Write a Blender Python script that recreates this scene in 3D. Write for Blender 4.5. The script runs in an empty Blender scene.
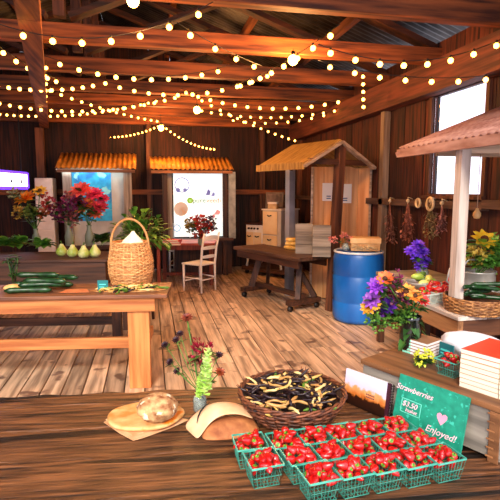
import bpy, math, random
from mathutils import Vector, Matrix
random.seed(7)
R = math.radians
C = bpy.context.scene.collection
# ------------------------------------------------------------------ camera, world, sun, exposure
F, HC, YAW, TP = 480.0, 1.6, R(11.8), 0.125
PIT = math.atan(TP)
fw = Vector((math.sin(YAW)*math.cos(PIT), math.cos(YAW)*math.cos(PIT), -math.sin(PIT)))
rt = Vector((math.cos(YAW), -math.sin(YAW), 0)); up = rt.cross(fw)
head = Vector((math.sin(YAW), math.cos(YAW), 0))
cam = bpy.data.cameras.new('camera'); camo = bpy.data.objects.new('camera', cam); C.objects.link(camo)
cam.sensor_width = 36; cam.lens = F/500*36; cam.clip_start = .02
camo.matrix_world = Matrix(((rt.x, up.x, -fw.x, 0), (rt.y, up.y, -fw.y, 0), (rt.z, up.z, -fw.z, HC), (0, 0, 0, 1)))
bpy.context.scene.camera = camo
vs = bpy.context.scene.view_settings
vs.view_transform = 'Standard'; vs.look = 'None'; vs.exposure = 0.75; vs.gamma = 1
w = bpy.data.worlds.new('World'); bpy.context.scene.world = w; w.use_nodes = True
wb = w.node_tree.nodes['Background']; wb.inputs[0].default_value = (.86, .84, 1.0, 1); wb.inputs[1].default_value = 1.5
sl = bpy.data.lights.new('sun', 'SUN'); sl.energy = 2.9; sl.angle = R(16); sl.color = (1, .88, .74)
so = bpy.data.objects.new('sun', sl); C.objects.link(so)
so.rotation_euler = Vector((.30, .80, -.60)).to_track_quat('-Z', 'Y').to_euler()

def ray(px, py): return fw + rt*((px-250)/F) - up*((py-250)/F)
def P(px, py, z):                       # point of the line of sight at height z
    d = ray(px, py); t = (z-HC)/d.z; return Vector((0, 0, HC)) + d*t
def D(px, py, d):                       # point at horizontal distance d ahead
    r = ray(px, py); return Vector((0, 0, HC)) + r*(d/r.dot(head))
def G(lat, d, z=0): return rt*lat + head*d + Vector((0, 0, z))
def WX(px, py, X):
    r = ray(px, py); return Vector((0, 0, HC)) + r*(X/r.x)
def WY(px, py, Y):
    r = ray(px, py); return Vector((0, 0, HC)) + r*(Y/r.y)
def zat(p, py):                         # height above ground point p seen at image row py
    a = ray(250, py); d = p.dot(head); return HC + a.z/a.dot(head)*d
def CZ(a): return R(a) - YAW            # angle measured from the camera's right
def rnd(a, b): return random.uniform(a, b)

# ------------------------------------------------------------------ materials
def lin(h):
    if not isinstance(h, str): return (*h, 1)
    v = [int(h[i:i+2], 16)/255 for i in (0, 2, 4)]
    return (*[x/12.92 if x <= .04045 else ((x+.055)/1.055)**2.4 for x in v], 1)
MC = {}
def mat(name, c1, c2=None, sc=(8, 8, 8), rough=.6, metal=0, bump=0, det=4, lo=.35, hi=.65, spots=None, sst=False, var=0, spec=.5, trans=0, em=None, alpha=1):
    if name in MC: return MC[name]
    m = bpy.data.materials.new(name); m.use_nodes = True; nt = m.node_tree; N = nt.nodes; L = nt.links
    b = N['Principled BSDF']; b.inputs['Roughness'].default_value = rough; b.inputs['Metallic'].default_value = metal
    b.inputs['Specular IOR Level'].default_value = spec
    tc = N.new('ShaderNodeTexCoord'); mp = N.new('ShaderNodeMapping'); mp.inputs['Scale'].default_value = sc
    L.new(tc.outputs['Object'], mp.inputs[0])
    at = N.new('ShaderNodeAttribute'); at.attribute_name = 'rnd'
    ofs = N.new('ShaderNodeVectorMath'); ofs.operation = 'ADD'
    sc_ = N.new('ShaderNodeVectorMath'); sc_.operation = 'SCALE'; sc_.inputs[0].default_value = (37, 51, 23)
    L.new(at.outputs['Fac'], sc_.inputs['Scale']); L.new(mp.outputs[0], ofs.inputs[0]); L.new(sc_.outputs[0], ofs.inputs[1])
    nz = N.new('ShaderNodeTexNoise'); nz.inputs['Detail'].default_value = det; nz.inputs['Scale'].default_value = 1
    L.new(ofs.outputs[0], nz.inputs[0])
    rp = N.new('ShaderNodeValToRGB'); rp.color_ramp.elements[0].position = lo; rp.color_ramp.elements[1].position = hi
    rp.color_ramp.elements[0].color = lin(c1); rp.color_ramp.elements[1].color = lin(c2 or c1)
    L.new(nz.outputs[0], rp.inputs[0]); out = rp.outputs[0]
    if spots:
        n2 = N.new('ShaderNodeTexNoise'); n2.inputs['Scale'].default_value = spots[1]; n2.inputs['Detail'].default_value = 3
        L.new(ofs.outputs[0] if sst else tc.outputs['Object'], n2.inputs[0]); r2 = N.new('ShaderNodeValToRGB')
        r2.color_ramp.elements[0].position = spots[2]; r2.color_ramp.elements[1].position = spots[2]+.06
        L.new(n2.outputs[0], r2.inputs[0]); mx = N.new('ShaderNodeMix'); mx.data_type = 'RGBA'
        L.new(r2.outputs[0], mx.inputs[0]); L.new(out, mx.inputs[6]); mx.inputs[7].default_value = lin(spots[0]); out = mx.outputs[2]
    if var:
        hs = N.new('ShaderNodeHueSaturation'); mr = N.new('ShaderNodeMapRange')
        mr.inputs['To Min'].default_value = 1-var; mr.inputs['To Max'].default_value = 1+var
        L.new(at.outputs['Fac'], mr.inputs[0]); L.new(mr.outputs[0], hs.inputs['Value']); L.new(out, hs.inputs['Color']); out = hs.outputs[0]
    L.new(out, b.inputs['Base Color'])
    if bump:
        bp = N.new('ShaderNodeBump'); bp.inputs['Strength'].default_value = bump; bp.inputs['Distance'].default_value = .01
        L.new(nz.outputs[0], bp.inputs['Height']); L.new(bp.outputs[0], b.inputs['Normal'])
    if trans: b.inputs['Transmission Weight'].default_value = trans; b.inputs['IOR'].default_value = 1.3
    if em: L.new(out, b.inputs['Emission Color']); b.inputs['Emission Strength'].default_value = em
    MC[name] = m; return m
def wood(name, c1, c2, ax=0, rough=.6, k=1, **kw):
    s = [26*k]*3; s[ax] = 1.8*k
    kw.setdefault('bump', .35); kw.setdefault('var', .3)
    return mat(name, c1, c2, sc=tuple(s), rough=rough, det=6, **kw)

# ------------------------------------------------------------------ mesh builder
class MB:
    def __init__(s): s.v = []; s.f = []; s.r = []; s.s = []; s.mi = []
    def add(s, vs, fs, smooth=False, r=None, mi=0):
        o = len(s.v); s.v += [Vector(x) for x in vs]
        if r is None: r = random.random()
        for f in fs: s.f.append([i+o for i in f]); s.r.append(r); s.s.append(smooth); s.mi.append(mi)
    def hexa(s, b, t, **k):
        s.add(list(b)+list(t), [(3, 2, 1, 0), (4, 5, 6, 7), (0, 1, 5, 4), (1, 2, 6, 5), (2, 3, 7, 6), (3, 0, 4, 7)], **k)
    def box(s, x0, x1, y0, y1, z0, z1, M=None, **k):
        q = [Vector((x, y, z)) for z in (z0, z1) for x, y in ((x0, y0), (x1, y0), (x1, y1), (x0, y1))]
        if M: q = [M @ a for a in q]
        s.hexa(q[:4], q[4:], **k)
    def bar(s, p, q, w, h, ref=(0, 0, 1), **k):
        p = Vector(p); q = Vector(q); d = (q-p).normalized(); a = d.cross(Vector(ref))
        if a.length < .01: a = d.cross(Vector((1, 0, 0)))
        a.normalize(); b = a.cross(d); a *= w/2; b *= h/2
        s.hexa([p-a-b, p+a-b, p+a+b, p-a+b], [q-a-b, q+a-b, q+a+b, q-a+b], **k)
    def tube(s, pts, r, n=6, closed=False, smooth=True, **k):
        pts = [Vector(p) for p in pts]; m = len(pts)
        rs = r if isinstance(r, (list, tuple)) else [r]*m
        vs = []; a = None
        for i, p in enumerate(pts):
            if closed: d = pts[(i+1) % m]-pts[i-1]
            else: d = pts[min(i+1, m-1)]-pts[max(i-1, 0)]
            d.normalize()
            if a is None:
                a = d.cross(Vector((0, 0, 1)))
                if a.length < .05: a = d.cross(Vector((1, 0, 0)))
            a = (a-d*a.dot(d)).normalized(); b = d.cross(a)
            for j in range(n):
                t = j*2*math.pi/n; vs.append(p+(a*math.cos(t)+b*math.sin(t))*rs[i])
        fs = []
        for i in range(m if closed else m-1):
            i2 = (i+1) % m
            for j in range(n): fs.append((i*n+j, i*n+(j+1) % n, i2*n+(j+1) % n, i2*n+j))
        if not closed: fs += [tuple(range(n))[::-1], tuple(range((m-1)*n, m*n))]
        s.add(vs, fs, smooth=smooth, **k)
    def lathe(s, prof, c=(0, 0, 0), n=24, M=None, f=None, **k):
        vs = []; c = Vector(c)
        for r, z in prof:
            for j in range(n):
                t = j*2*math.pi/n; rr = max(r, .0004)*(f(t, z) if f else 1)
                p = Vector((rr*math.cos(t), rr*math.sin(t), z)); vs.append((M @ p if M else p)+c)
        fs = []
        for i in range(len(prof)-1):
            for j in range(n): fs.append((i*n+j, i*n+(j+1) % n, (i+1)*n+(j+1) % n, (i+1)*n+j))
        k.setdefault('smooth', True); s.add(vs, fs, **k)
    def ball(s, c, r, n=12, m=8, M=None, f=None, **k):
        if not isinstance(r, (tuple, list)): r = (r, r, r)
        S = Matrix.Diagonal((*r, 1)); T = (M.to_4x4() @ S) if M else S
        prof = [(math.sin(math.pi*i/m), -math.cos(math.pi*i/m)) for i in range(m+1)]
        s.lathe(prof, c, n, T.to_3x3(), f, **k)
    def poly(s, pts, n, **k):            # a flat outline given real thickness along n
        pts = [Vector(p) for p in pts]; n = Vector(n); m = len(pts)
        s.add(pts+[p+n for p in pts], [tuple(range(m))[::-1], tuple(range(m, 2*m))]+[(i, (i+1) % m, m+(i+1) % m, m+i) for i in range(m)], **k)
    def leaf(s, p, d, L, W, nrm=(0, 0, 1), droop=.2, **k):
        p = Vector(p); d = Vector(d).normalized(); a = d.cross(Vector(nrm))
        if a.length < .05: a = d.cross(Vector((1, 0, 0)))
        a.normalize(); n = a.cross(d)
        vs = []
        for t, ww in ((0, .12), (.3, .85), (.6, 1), (.85, .5), (1, .02)):
            c = p+d*L*t-Vector((0, 0, 1))*droop*L*t*t
            vs += [c-a*W/2*ww+n*W*.12*ww, c, c+a*W/2*ww+n*W*.12*ww]
        fs = []
        for i in range(4):
            o = i*3; fs += [(o, o+1, o+4, o+3), (o+1, o+2, o+5, o+4)]
        s.add(vs, fs, smooth=True, **k)
    def build(s, name, m, parent=None, loc=(0, 0, 0), rz=0, bevel=0, sub=0):
        me = bpy.data.meshes.new(name); me.from_pydata([tuple(v) for v in s.v], [], s.f)
        for x in (m if isinstance(m, (list, tuple)) else [m]): me.materials.append(x)
        me.polygons.foreach_set('use_smooth', s.s); me.polygons.foreach_set('material_index', s.mi)
        a = me.attributes.new('rnd', 'FLOAT', 'FACE'); a.data.foreach_set('value', s.r)
        o = bpy.data.objects.new(name, me); C.objects.link(o); o.location = loc; o.rotation_euler = (0, 0, rz)
        if parent: o.parent = parent
        if bevel: b = o.modifiers.new('bevel', 'BEVEL'); b.width = bevel; b.segments = 2; b.limit_method = 'ANGLE'
        if sub: b = o.modifiers.new('sub', 'SUBSURF'); b.levels = sub; b.render_levels = sub
        return o
def tag(o, label=None, cat=None, group=None, kind=None):
    if label: o['label'] = label
    if cat: o['category'] = cat
    if group: o['group'] = group
    if kind: o['kind'] = kind
    return o
def thing(name, label, cat, loc=(0, 0, 0), rz=0, group=None):
    o = bpy.data.objects.new(name, None); C.objects.link(o); o.location = loc; o.rotation_euler = (0, 0, rz); o.empty_display_size = .05
    return tag(o, label, cat, group)
def dup(o, loc, rot=None, label=None, scale=None, parent=None):
    c = o.copy(); C.objects.link(c); c.location = loc
    if rot is not None: c.rotation_euler = rot
    if scale: c.scale = (scale,)*3 if not isinstance(scale, tuple) else scale
    if label: c['label'] = label
    for ch in o.children:
        d = ch.copy(); C.objects.link(d); d.parent = c
        for g in ch.children:
            e = g.copy(); C.objects.link(e); e.parent = d
    return c
def text_mesh(txt, size, name, m, parent, loc, rot, ext=.001, shear=0, sx=1):
    cu = bpy.data.curves.new('t', 'FONT'); cu.body = txt; cu.size = size; cu.extrude = ext; cu.shear = shear
    cu.align_x = 'CENTER'; cu.align_y = 'CENTER'; cu.resolution_u = 3
    t = bpy.data.objects.new('t', cu); C.objects.link(t); bpy.context.view_layer.update()
    me = bpy.data.meshes.new_from_object(t.evaluated_get(bpy.context.evaluated_depsgraph_get()))
    bpy.data.objects.remove(t); me.materials.clear(); me.materials.append(m)
    o = bpy.data.objects.new(name, me); C.objects.link(o); o.parent = parent; o.location = loc; o.rotation_euler = rot; o.scale = (sx, 1, 1)
    return o
def struct(o): o['kind'] = 'structure'; return o
TR = [0]
def trim(mb, m, **k):
    TR[0] += 1; return struct(mb.build('trim_%d' % TR[0], m, **k))

# ------------------------------------------------------------------ palette
wall_w = wood('barn_board', '0e0705', '431d0c', 2, .8, 1.1, var=.5)
wall_r = wood('barn_board_red', '1a0b07', '5e2a18', 2, .8, 1.1, var=.5)
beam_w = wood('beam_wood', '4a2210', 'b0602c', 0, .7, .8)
raft_w = wood('rafter_wood_shaded', '1e0d07', '54280f', 0, .7, .8)  # darker copy of the beam wood; shade between beams put into its colour
beam_y = wood('beam_wood_long', '5a2c14', 'a5602e', 1, .7, .8)
post_w = wood('post_wood', '3a1e12', '7a482c', 2, .7, .8)
floor_w = wood('floor_board', '846852', 'd4b08e', 1, .5, .9, var=.28, spots=('6e5242', 4.5, .6))
dark_w = wood('dark_wood', '24120a', '54301c', 0, .6)
dark_z = wood('dark_wood_upright', '24120a', '54301c', 2, .6)
orange_w = wood('orange_pine', 'a85c2a', 'd08848', 0, .55, var=.12)
orange_z = wood('orange_pine_upright', 'b0622c', 'd48c4c', 2, .55, var=.12)
top_w = wood('weathered_plank', '1a0f08', '855430', 0, .45, 2.8, var=.34, bump=1.0, lo=.30, hi=.74, spots=('170d07', .30, .57), sst=True)
grey_w = wood('grey_crate_wood', '6e675c', 'a89d8c', 0, .8, .8, var=.15)
grey_z = wood('grey_upright_wood', '6a645c', 'aea598', 2, .8, .8, var=.15)
edge_w = wood('brown_board', '6e4424', 'a87042', 0, .6)
metal_r = mat('corrugated_metal', '24211f', '5c5650', sc=(3, 3, 3), rough=.5, metal=.5)
glassm = mat('glass', 'dce8e0', rough=.08, trans=.75)
gpane = mat('window_glass', 'ffffff', rough=.0, trans=1)
green1 = mat('leaf_green', '2f6a1c', '79b238', sc=(9, 9, 9), rough=.5, var=.35)
green2 = mat('dark_leaf', '12300f', '3a6a24', sc=(9, 9, 9), rough=.5, var=.4)
green3 = mat('lime_leaf', '86b52c', 'd2e87c', sc=(30, 30, 30), rough=.5, var=.25)
stemm = mat('stem_green', '3d6a22', '5b8a34', rough=.6)
white_p = mat('white_paint', 'e9dfcc', 'f6efe0', rough=.5, bump=.1)
cream_p = mat('cream_enamel', 'e3bf86', 'f1d6a4', sc=(3, 3, 3), rough=.35)
paper_w = mat('white_paper', 'f4efe8', rough=.7)
black_m = mat('black_metal', '15120f', rough=.5)
teal_m = mat('teal_board', '0f8468', '1c9f7e', sc=(30, 30, 30), rough=.55, spots=('3cc3a4', 60, .6))
pink_p = mat('pink_chalk', 'f3b8c4', 'ffdfe4', sc=(90, 90, 90), rough=.8)
tealp = mat('teal_plastic', '2f9580', '66c4ac', sc=(10, 10, 10), rough=.35)
berry = mat('strawberry_red', '980a10', 'cc150e', sc=(40, 40, 40), rough=.28, bump=.3, spots=('f0a050', 330, .73), spec=.7)
wick_d = mat('dark_wicker', '33180e', '7c4426', sc=(40, 40, 40), rough=.6, var=.5)
wick_t = mat('tan_wicker', 'b4713a', 'e6b273', sc=(20, 20, 60), rough=.6, var=.3)

# ------------------------------------------------------------------ the setting
XR, XL, YB, YF = 3.07, -4.6, 9.85, 1.0
fl = MB(); x = XL-.2
FY = -2.4
while x < XR+.3:
    wd = .163; y = FY+rnd(-1.5, 0)
    while y < YB+.1:
        y2 = y+rnd(3.0, 4.6); fl.box(x+.005, x+wd-.005, y, min(y2-.004, YB+.12), -.03, rnd(-.0018, 0)); y = y2
    x += wd
struct(fl.build('floor', floor_w, bevel=.003))
g = MB(); g.box(XL-.3, XR+.4, FY-1.6, YB+.2, -.09, -.034); struct(g.build('trim_subfloor', black_m)).name = 'trim_90'
# right wall with its window hole
WY0, WY1, WZ0, WZ1 = 3.98, 4.84, 1.56, 2.60
def board_wall(name, horiz0, horiz1, ztop, along, fixed, sgn, m, hole=None):
    b = MB(); t = horiz0
    while t < horiz1:
        wd = rnd(.17, .24); e = min(t+wd, horiz1); zt = ztop(t+wd/2); off = rnd(0, .014)
        segs = [(0, zt)]
        if hole and e > hole[0] and t < hole[1]:
            if t < hole[0]-.03: e = hole[0]
            elif t >= hole[0]-.03:
                segs = [(0, hole[2]), (hole[3], zt)]
                if e > hole[1]: e = hole[1]
        for z0, z1 in segs:
            r = random.random()
            if along == 'x': b.box(t+.002, e-.002, fixed+off*sgn, fixed+.03, z0, z1, r=r)
            else: b.box(fixed+off*sgn if sgn < 0 else fixed-.03, fixed+.03 if sgn < 0 else fixed+off, t+.002, e-.002, z0, z1, r=r)
        t = e
    return struct(b.build(name, m))
RIDX, RZ0, SL = -.75, 3.08, .36
def roofz(x): return RZ0+SL*(XR+.15-x) if x > RIDX else RZ0+SL*(XR+.15-RIDX)-SL*(RIDX-x)
board_wall('wall_back', XL, XR, lambda t: roofz(t)+.14, 'x', YB, -1, wall_w)
board_wall('wall_right', YF, YB, lambda t: 3.16, 'y', XR, -1, wall_r, (WY0, WY1, WZ0, WZ1))
board_wall('wall_left', YF, YB, lambda t: roofz(XL)-.05, 'y', XL, 1, wall_w)
bk = MB(); bk.box(XL-.1, XR+.1, YB+.04, YB+.07, 0, 2.9); bk.poly([(XL-.1, YB+.04, 2.9), (XR+.1, YB+.04, 2.9), (RIDX, YB+.04, roofz(RIDX)+.13)], (0, .03, 0))
bk.box(XL-.07, XL-.04, YF, YB, 0, 2.7)
for a in ((YF, WY0, 0, 2.95), (WY1, YB, 0, 2.95), (WY0, WY1, 0, WZ0), (WY0, WY1, WZ1, 2.95)): bk.box(XR+.035, XR+.06, a[0], a[1], a[2], a[3])
struct(bk.build('trim_91', black_m))  # black backing added outside the boards to block light at the gaps
# window: frame, sill and pane
wf = MB()
for a in ((WY0-.05, WY0, WZ0-.05, WZ1+.05), (WY1, WY1+.05, WZ0-.05, WZ1+.05), (WY0, WY1, WZ0-.05, WZ0), (WY0, WY1, WZ1, WZ1+.05)):
    wf.box(XR-.045, XR-.016, a[0], a[1], a[2], a[3])
wfo = struct(wf.build('window_1', post_w))
s_ = MB(); s_.box(XR-.09, XR-.046, WY0-.08, WY1+.08, WZ0-.05, WZ0-.02); s_.build('window_sill', post_w, wfo)
s_ = MB(); s_.box(XR+.0, XR+.004, WY0, WY1, WZ0, WZ1); s_.build('pane', gpane, wfo)
# roof: corrugated sheets (one mesh per slope inside one ceiling)
cg = MB()
def corr(mb, o, u, v, nu, amp, pitch, th=.004):   # sheet spanned by u (across the waves) and v
    o, u, v = Vector(o), Vector(u), Vector(v); n = u.cross(v).normalized(); m = max(8, int(u.length/pitch*6)); vs = []
    for i in range(m+1):
        q = o+u*(i/m)+n*amp*math.sin(i/6*2*math.pi); vs += [q, q+v, q+n*th, q+v+n*th]
    fs = []
    for i in range(m):
        a = i*4; b = a+4; fs += [(a, b, b+1, a+1), (a+2, a+3, b+3, b+2), (a, a+2, b+2, b), (a+1, b+1, b+3, a+3)]
    mb.add(vs, fs, smooth=True)
corr(cg, (XR+.4, YF-.3, roofz(XR+.4)+.16), (0, YB-YF+.6, 0), (RIDX-XR-.4, 0, roofz(RIDX)-roofz(XR+.4)), 0, .012, .09)
corr(cg, (RIDX, YF-.3, roofz(RIDX)+.16), (0, YB-YF+.6, 0), (XL-.4-RIDX, 0, roofz(XL-.4)-roofz(RIDX)), 0, .012, .09)
struct(cg.build('ceiling', metal_r))
# wall plates, purlins, tie beams, rafters, braces
b = MB(); b.box(XR-.19, XR-.018, YF, YB-.02, 2.60, 2.92); trim(b, wood('plate_wood', '4c2418', '8a4630', 1, .7, .8))
b = MB(); b.box(XL+.02, XR-.2, YB-.14, YB-.02, 2.86, 3.04); trim(b, beam_w)
for x in (-2.9, -1.8, .4, 1.4, 2.3):
    b = MB(); b.box(x-.04, x+.04, YF, YB-.02, roofz(x)+.05, roofz(x)+.145); trim(b, beam_y)
TY = (2.62, 3.62, 4.82, 5.95, 7.05, 8.1, 9.1)
for i, y in enumerate(TY):
    b = MB(); b.box(XL+.05, XR+.3, y-.06, y+.06, 2.93, 3.15 if i == 1 else 3.09); trim(b, beam_w, bevel=.008)
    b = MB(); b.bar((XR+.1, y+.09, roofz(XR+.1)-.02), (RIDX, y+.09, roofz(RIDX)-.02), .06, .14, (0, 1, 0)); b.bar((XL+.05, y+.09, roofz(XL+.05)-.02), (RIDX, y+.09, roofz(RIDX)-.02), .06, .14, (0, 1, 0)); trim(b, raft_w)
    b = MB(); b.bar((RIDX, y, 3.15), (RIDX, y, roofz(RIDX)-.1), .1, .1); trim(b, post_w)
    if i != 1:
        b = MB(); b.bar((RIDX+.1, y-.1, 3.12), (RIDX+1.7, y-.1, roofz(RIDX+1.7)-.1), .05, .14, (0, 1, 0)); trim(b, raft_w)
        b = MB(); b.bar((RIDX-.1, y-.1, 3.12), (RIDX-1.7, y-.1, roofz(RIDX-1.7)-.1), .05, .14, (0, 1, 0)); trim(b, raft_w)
# long lintel running over the left post, its post and the other uprights
a = P(28, 0, 2.86); e = WY(44, 122, YB-.2)
b = MB(); b.bar((a.x, a.y, 2.83), (e.x, e.y, 2.83), .15, .2); b.bar((a.x, a.y, 2.83), (a.x*2-e.x*1+.0, a.y*2-e.y, 2.83), .15, .2); trim(b, beam_y, bevel=.006)
p = WY(43, 200, YB-.24); b = MB(); b.box(p.x-.07, p.x+.07, YB-.3, YB-.17, 0, 2.73); trim(b, post_w, bevel=.006)
for px in (150, 262):
    p = WY(px, 200, YB-.1); b = MB(); b.box(p.x-.05, p.x+.05, YB-.13, YB-.015, 0, 2.86); trim(b, post_w)
for z in (1.56,):
    b = MB(); b.box(XL+.1, XR-.1, YB-.16, YB-.131, z-.05, z+.05); trim(b, beam_w)
    b = MB(); b.box(XR-.1, XR-.016, YF, WY0-.1, z-.13, z-.05); b.box(XR-.1, XR-.016, WY0-.1, YB-.2, z-.15, z-.07); trim(b, wood('rail_wood', '4a3226', '7c5c4a', 1, .7))
p = WX(380, 200, XR-.1); b = MB(); b.box(XR-.1, XR-.016, p.y-.05, p.y+.05, 0, 2.6); trim(b, wood('pale_stud', '6e5a48', 'a08a74', 2))
p = WX(297, 200, XR-.1); b = MB(); b.box(XR-.1, XR-.016, p.y-.05, p.y+.05, 0, 2.6); trim(b, post_w)
# ------------------------------------------------------------------ foreground table
TZ = .75
A = P(0, 397, TZ); B = P(250, 386, TZ); frz = math.atan2((B-A).y, (B-A).x)
fu = Vector((math.cos(frz), math.sin(frz), 0)); fv = Vector((-fu.y, fu.x, 0))
fc = A+fu*.75-fv*.5; fc.z = 0
ft = thing('farm_table', 'dark weathered plank table in the foreground carrying strawberries and bread', 'table', fc, frz)
tp = MB(); y = .5; ws = [.11, .2, .2, .22, .21, .16]
for i, wd in enumerate(ws):
    y2 = y-wd; dz = rnd(-.003, 0)
    n = 60; vs = []
    for j in range(n+1):
        xx = -1.35+j*3.0/n; e1 = .004*math.sin(j*1.3+i)+rnd(-.002, .002); e2 = .004*math.sin(j*1.1+i*2)+rnd(-.002, .002)
        if i == 0: e1 *= 2
        vs += [(xx, y2+.007+e2, .715), (xx, y-.004+e1, .715), (xx, y-.004+e1, TZ+dz), (xx, y2+.007+e2, TZ+dz)]
    fs = [(0, 1, 2, 3), (n*4+3, n*4+2, n*4+1, n*4)]
    for j in range(n):
        for k in range(4): a = j*4+k; c = j*4+(k+1) % 4; fs.append((a, a+4, c+4, c))
    tp.add(vs, fs); y = y2
tp.build('tabletop', top_w, ft)
m = MB(); m.box(-1.33, 1.62, -.48, .485, .70, .7145); m.build('gap_shade_sheet', black_m, ft)  # black sheet added under the planks so their gaps look shaded
ap = MB(); ap.box(-1.25, 1.5, .40, .43, .6, .71); ap.box(-1.25, 1.5, -.43, -.40, .6, .71); ap.build('apron', dark_w, ft)
for sx in (-1.2, 1.45):
    for sy in (-.38, .35):
        l = MB(); l.box(sx-.045, sx+.045, sy-.045, sy+.045, 0, .71); l.build('leg', dark_z, ft)

def ft_pt(px, py, z=TZ): return P(px, py, z)
# ------------------------------------------------------------------ strawberries in teal baskets
st = MB()
def sf(t, z): return 1+.03*math.sin(3*t)
st.lathe([(0, -.036), (.005, -.033), (.0105, -.024), (.0145, -.013), (.0165, -.004), (.015, .002), (.009, .0045), (0, .0035)], n=12, f=sf)
sb = st.build('strawberry', berry)
ca = MB()
for k in range(7):
    t = k*2*math.pi/7; ca.leaf((0, 0, .0045), (math.cos(t), math.sin(t), .25), .014, .0065, droop=.5)
ca.tube([(0, 0, .003), (.001, 0, .009), (.003, 0, .014)], .001, 5)
cal = ca.build('leaf_cap', green1, sb)
tag(sb, 'x', 'strawberry', 'strawberries in the teal pint baskets')
def berry_basket_proto():
    root = thing('berry_basket', 'x', 'basket', group='teal pint baskets of strawberries')
    W, w, H = .0488, .038, .066
    cs = lambda r: [(-r, -r), (r, -r), (r, r), (-r, r)]
    m = MB()
    for i in range(4):
        a, b_ = cs(W)[i], cs(W)[(i+1) % 4]; m.bar((*a, H), (*b_, H), .0028, .005)
    m.build('rim', tealp, root)
    l = MB()
    for i in range(4):
        a, b_ = Vector((*cs(W)[i], H)), Vector((*cs(W)[(i+1) % 4], H)); a2, b2 = Vector((*cs(w)[i], 0)), Vector((*cs(w)[(i+1) % 4], 0))
        for k in range(9):
            t = k/8; l.bar(a.lerp(b_, t), a2.lerp(b2, t), .0014, .0009, (0, 0, 1))
        for s in (.02, .5): l.bar(a.lerp(a2, 1-s), b_.lerp(b2, 1-s), .0010, .0020)
    for k in range(6):
        t = -w+2*w*k/5; l.box(t-.001, t+.001, -w, w, 0, .0015); l.box(-w, w, t-.001, t+.001, 0, .0015)
    l.build('lattice', mat('teal_lattice', '26705f', '4a9c88', sc=(10, 10, 10), rough=.4), root)
    return root
bbp = berry_basket_proto(); used = []
def fill(loc, ang, desc, n=15, H=.062, sc=1, rad=.035):
    lab = 'ripe red strawberry heaped in '+desc
    for k in range(n):
        if k < n-6:
            q = k/(n-6)*2*math.pi+rnd(-.2, .2); rr = rad*rnd(.85, 1); x, y, z = rr*math.cos(q)*1.05, rr*math.sin(q)*1.05, H-.004+rnd(-.004, .006)
        else:
            q = rnd(0, 6.3); q = k*1.05+rnd(-.2, .2); rr = rad*(.52 if k < n-1 else .05); x, y, z = rr*math.cos(q), rr*math.sin(q), H+.010+rnd(-.002, .009)
        v = Vector((x, y, z))*sc; v = Matrix.Rotation(ang, 3, 'Z') @ v
        rot = (rnd(.9, 2.2)*random.choice((-1, 1)), rnd(-.5, .5), rnd(0, 6.3))
        if random.random() < .18: rot = (rnd(-.5, .5), rnd(-.5, .5), 0)
        L = Vector(loc)+v
        if not used: sb.location = L; sb.rotation_euler = rot; sb.scale = (.75,)*3; sb['label'] = lab; used.append(1)
        else: dup(sb, L, rot, lab, sc*rnd(.66, .86))
bang = R(17)-YAW
O = P(311, 484, TZ+.068); o2 = P(469, 459, TZ+.068); uu = (o2-O)/5; vv = (P(443, 443, TZ+.068)-o2); vv = vv.normalized()*.0985
bang = math.atan2(uu.y, uu.x)*.6+(math.atan2(vv.y, vv.x)-math.pi/2)*.4
rows = ['front row', 'middle row', 'back row']; cols = ['first', 'second', 'third', 'fourth', 'fifth']
first = True
for j in range(3):
    for i in range(5):
        c = O+uu*(i+.5)+vv*(j+.5); c.z = TZ+.001
        d = 'the %s basket from the left in the %s' % (cols[i], rows[j])
        lab = 'teal strawberry basket, %s from the left in the %s of the block' % (cols[i], rows[j])
        if first: bbp.location = c; bbp.rotation_euler = (0, 0, bang); bbp['label'] = lab; first = False
        else: dup(bbp, c, (0, 0, bang), lab)
        fill(c, bang, d)
for (px, py, a, lab, d) in ((250, 441, -.05, 'teal strawberry basket at the left behind the loose front basket', 'the loose basket nearest the brown paper bag'),
                         (263, 458, .03, 'loose teal strawberry basket in front at the left end, lattice side showing', 'the loose basket at the front left')):
    c = P(px, py, TZ+.068); c.z = TZ+.001; dup(bbp, c, (0, 0, bang+a-.05), lab); fill(c, bang, d, 15)

# ------------------------------------------------------------------ woven baskets
def weave(mb, prof, rows, ribs, tr, amp, seg=4, ph=0):
    H = prof[-1][1]-prof[0][1]
    def rad(z):
        for (r0, z0), (r1, z1) in zip(prof, prof[1:]):
            if z <= z1+1e-6: return r0+(r1-r0)*(z-z0)/(z1-z0)
        return prof[-1][0]
    for k in range(rows):
        z = prof[0][1]+H*(k+.5)/rows; r = rad(z); n = ribs*seg; pts = []
        for j in range(n):
            t = j*2*math.pi/n; s = math.sin(t*ribs/2+(k % 2)*math.pi); pts.append(((r+amp*s)*math.cos(t), (r+amp*s)*math.sin(t), z+rnd(-.0008, .0008)))
        mb.tube(pts, tr, 5, closed=True)
    for j in range(ribs):
        t = j*2*math.pi/ribs; mb.tube([((r)*math.cos(t), (r)*math.sin(t), z) for r, z in prof], tr*.9, 5)
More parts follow.
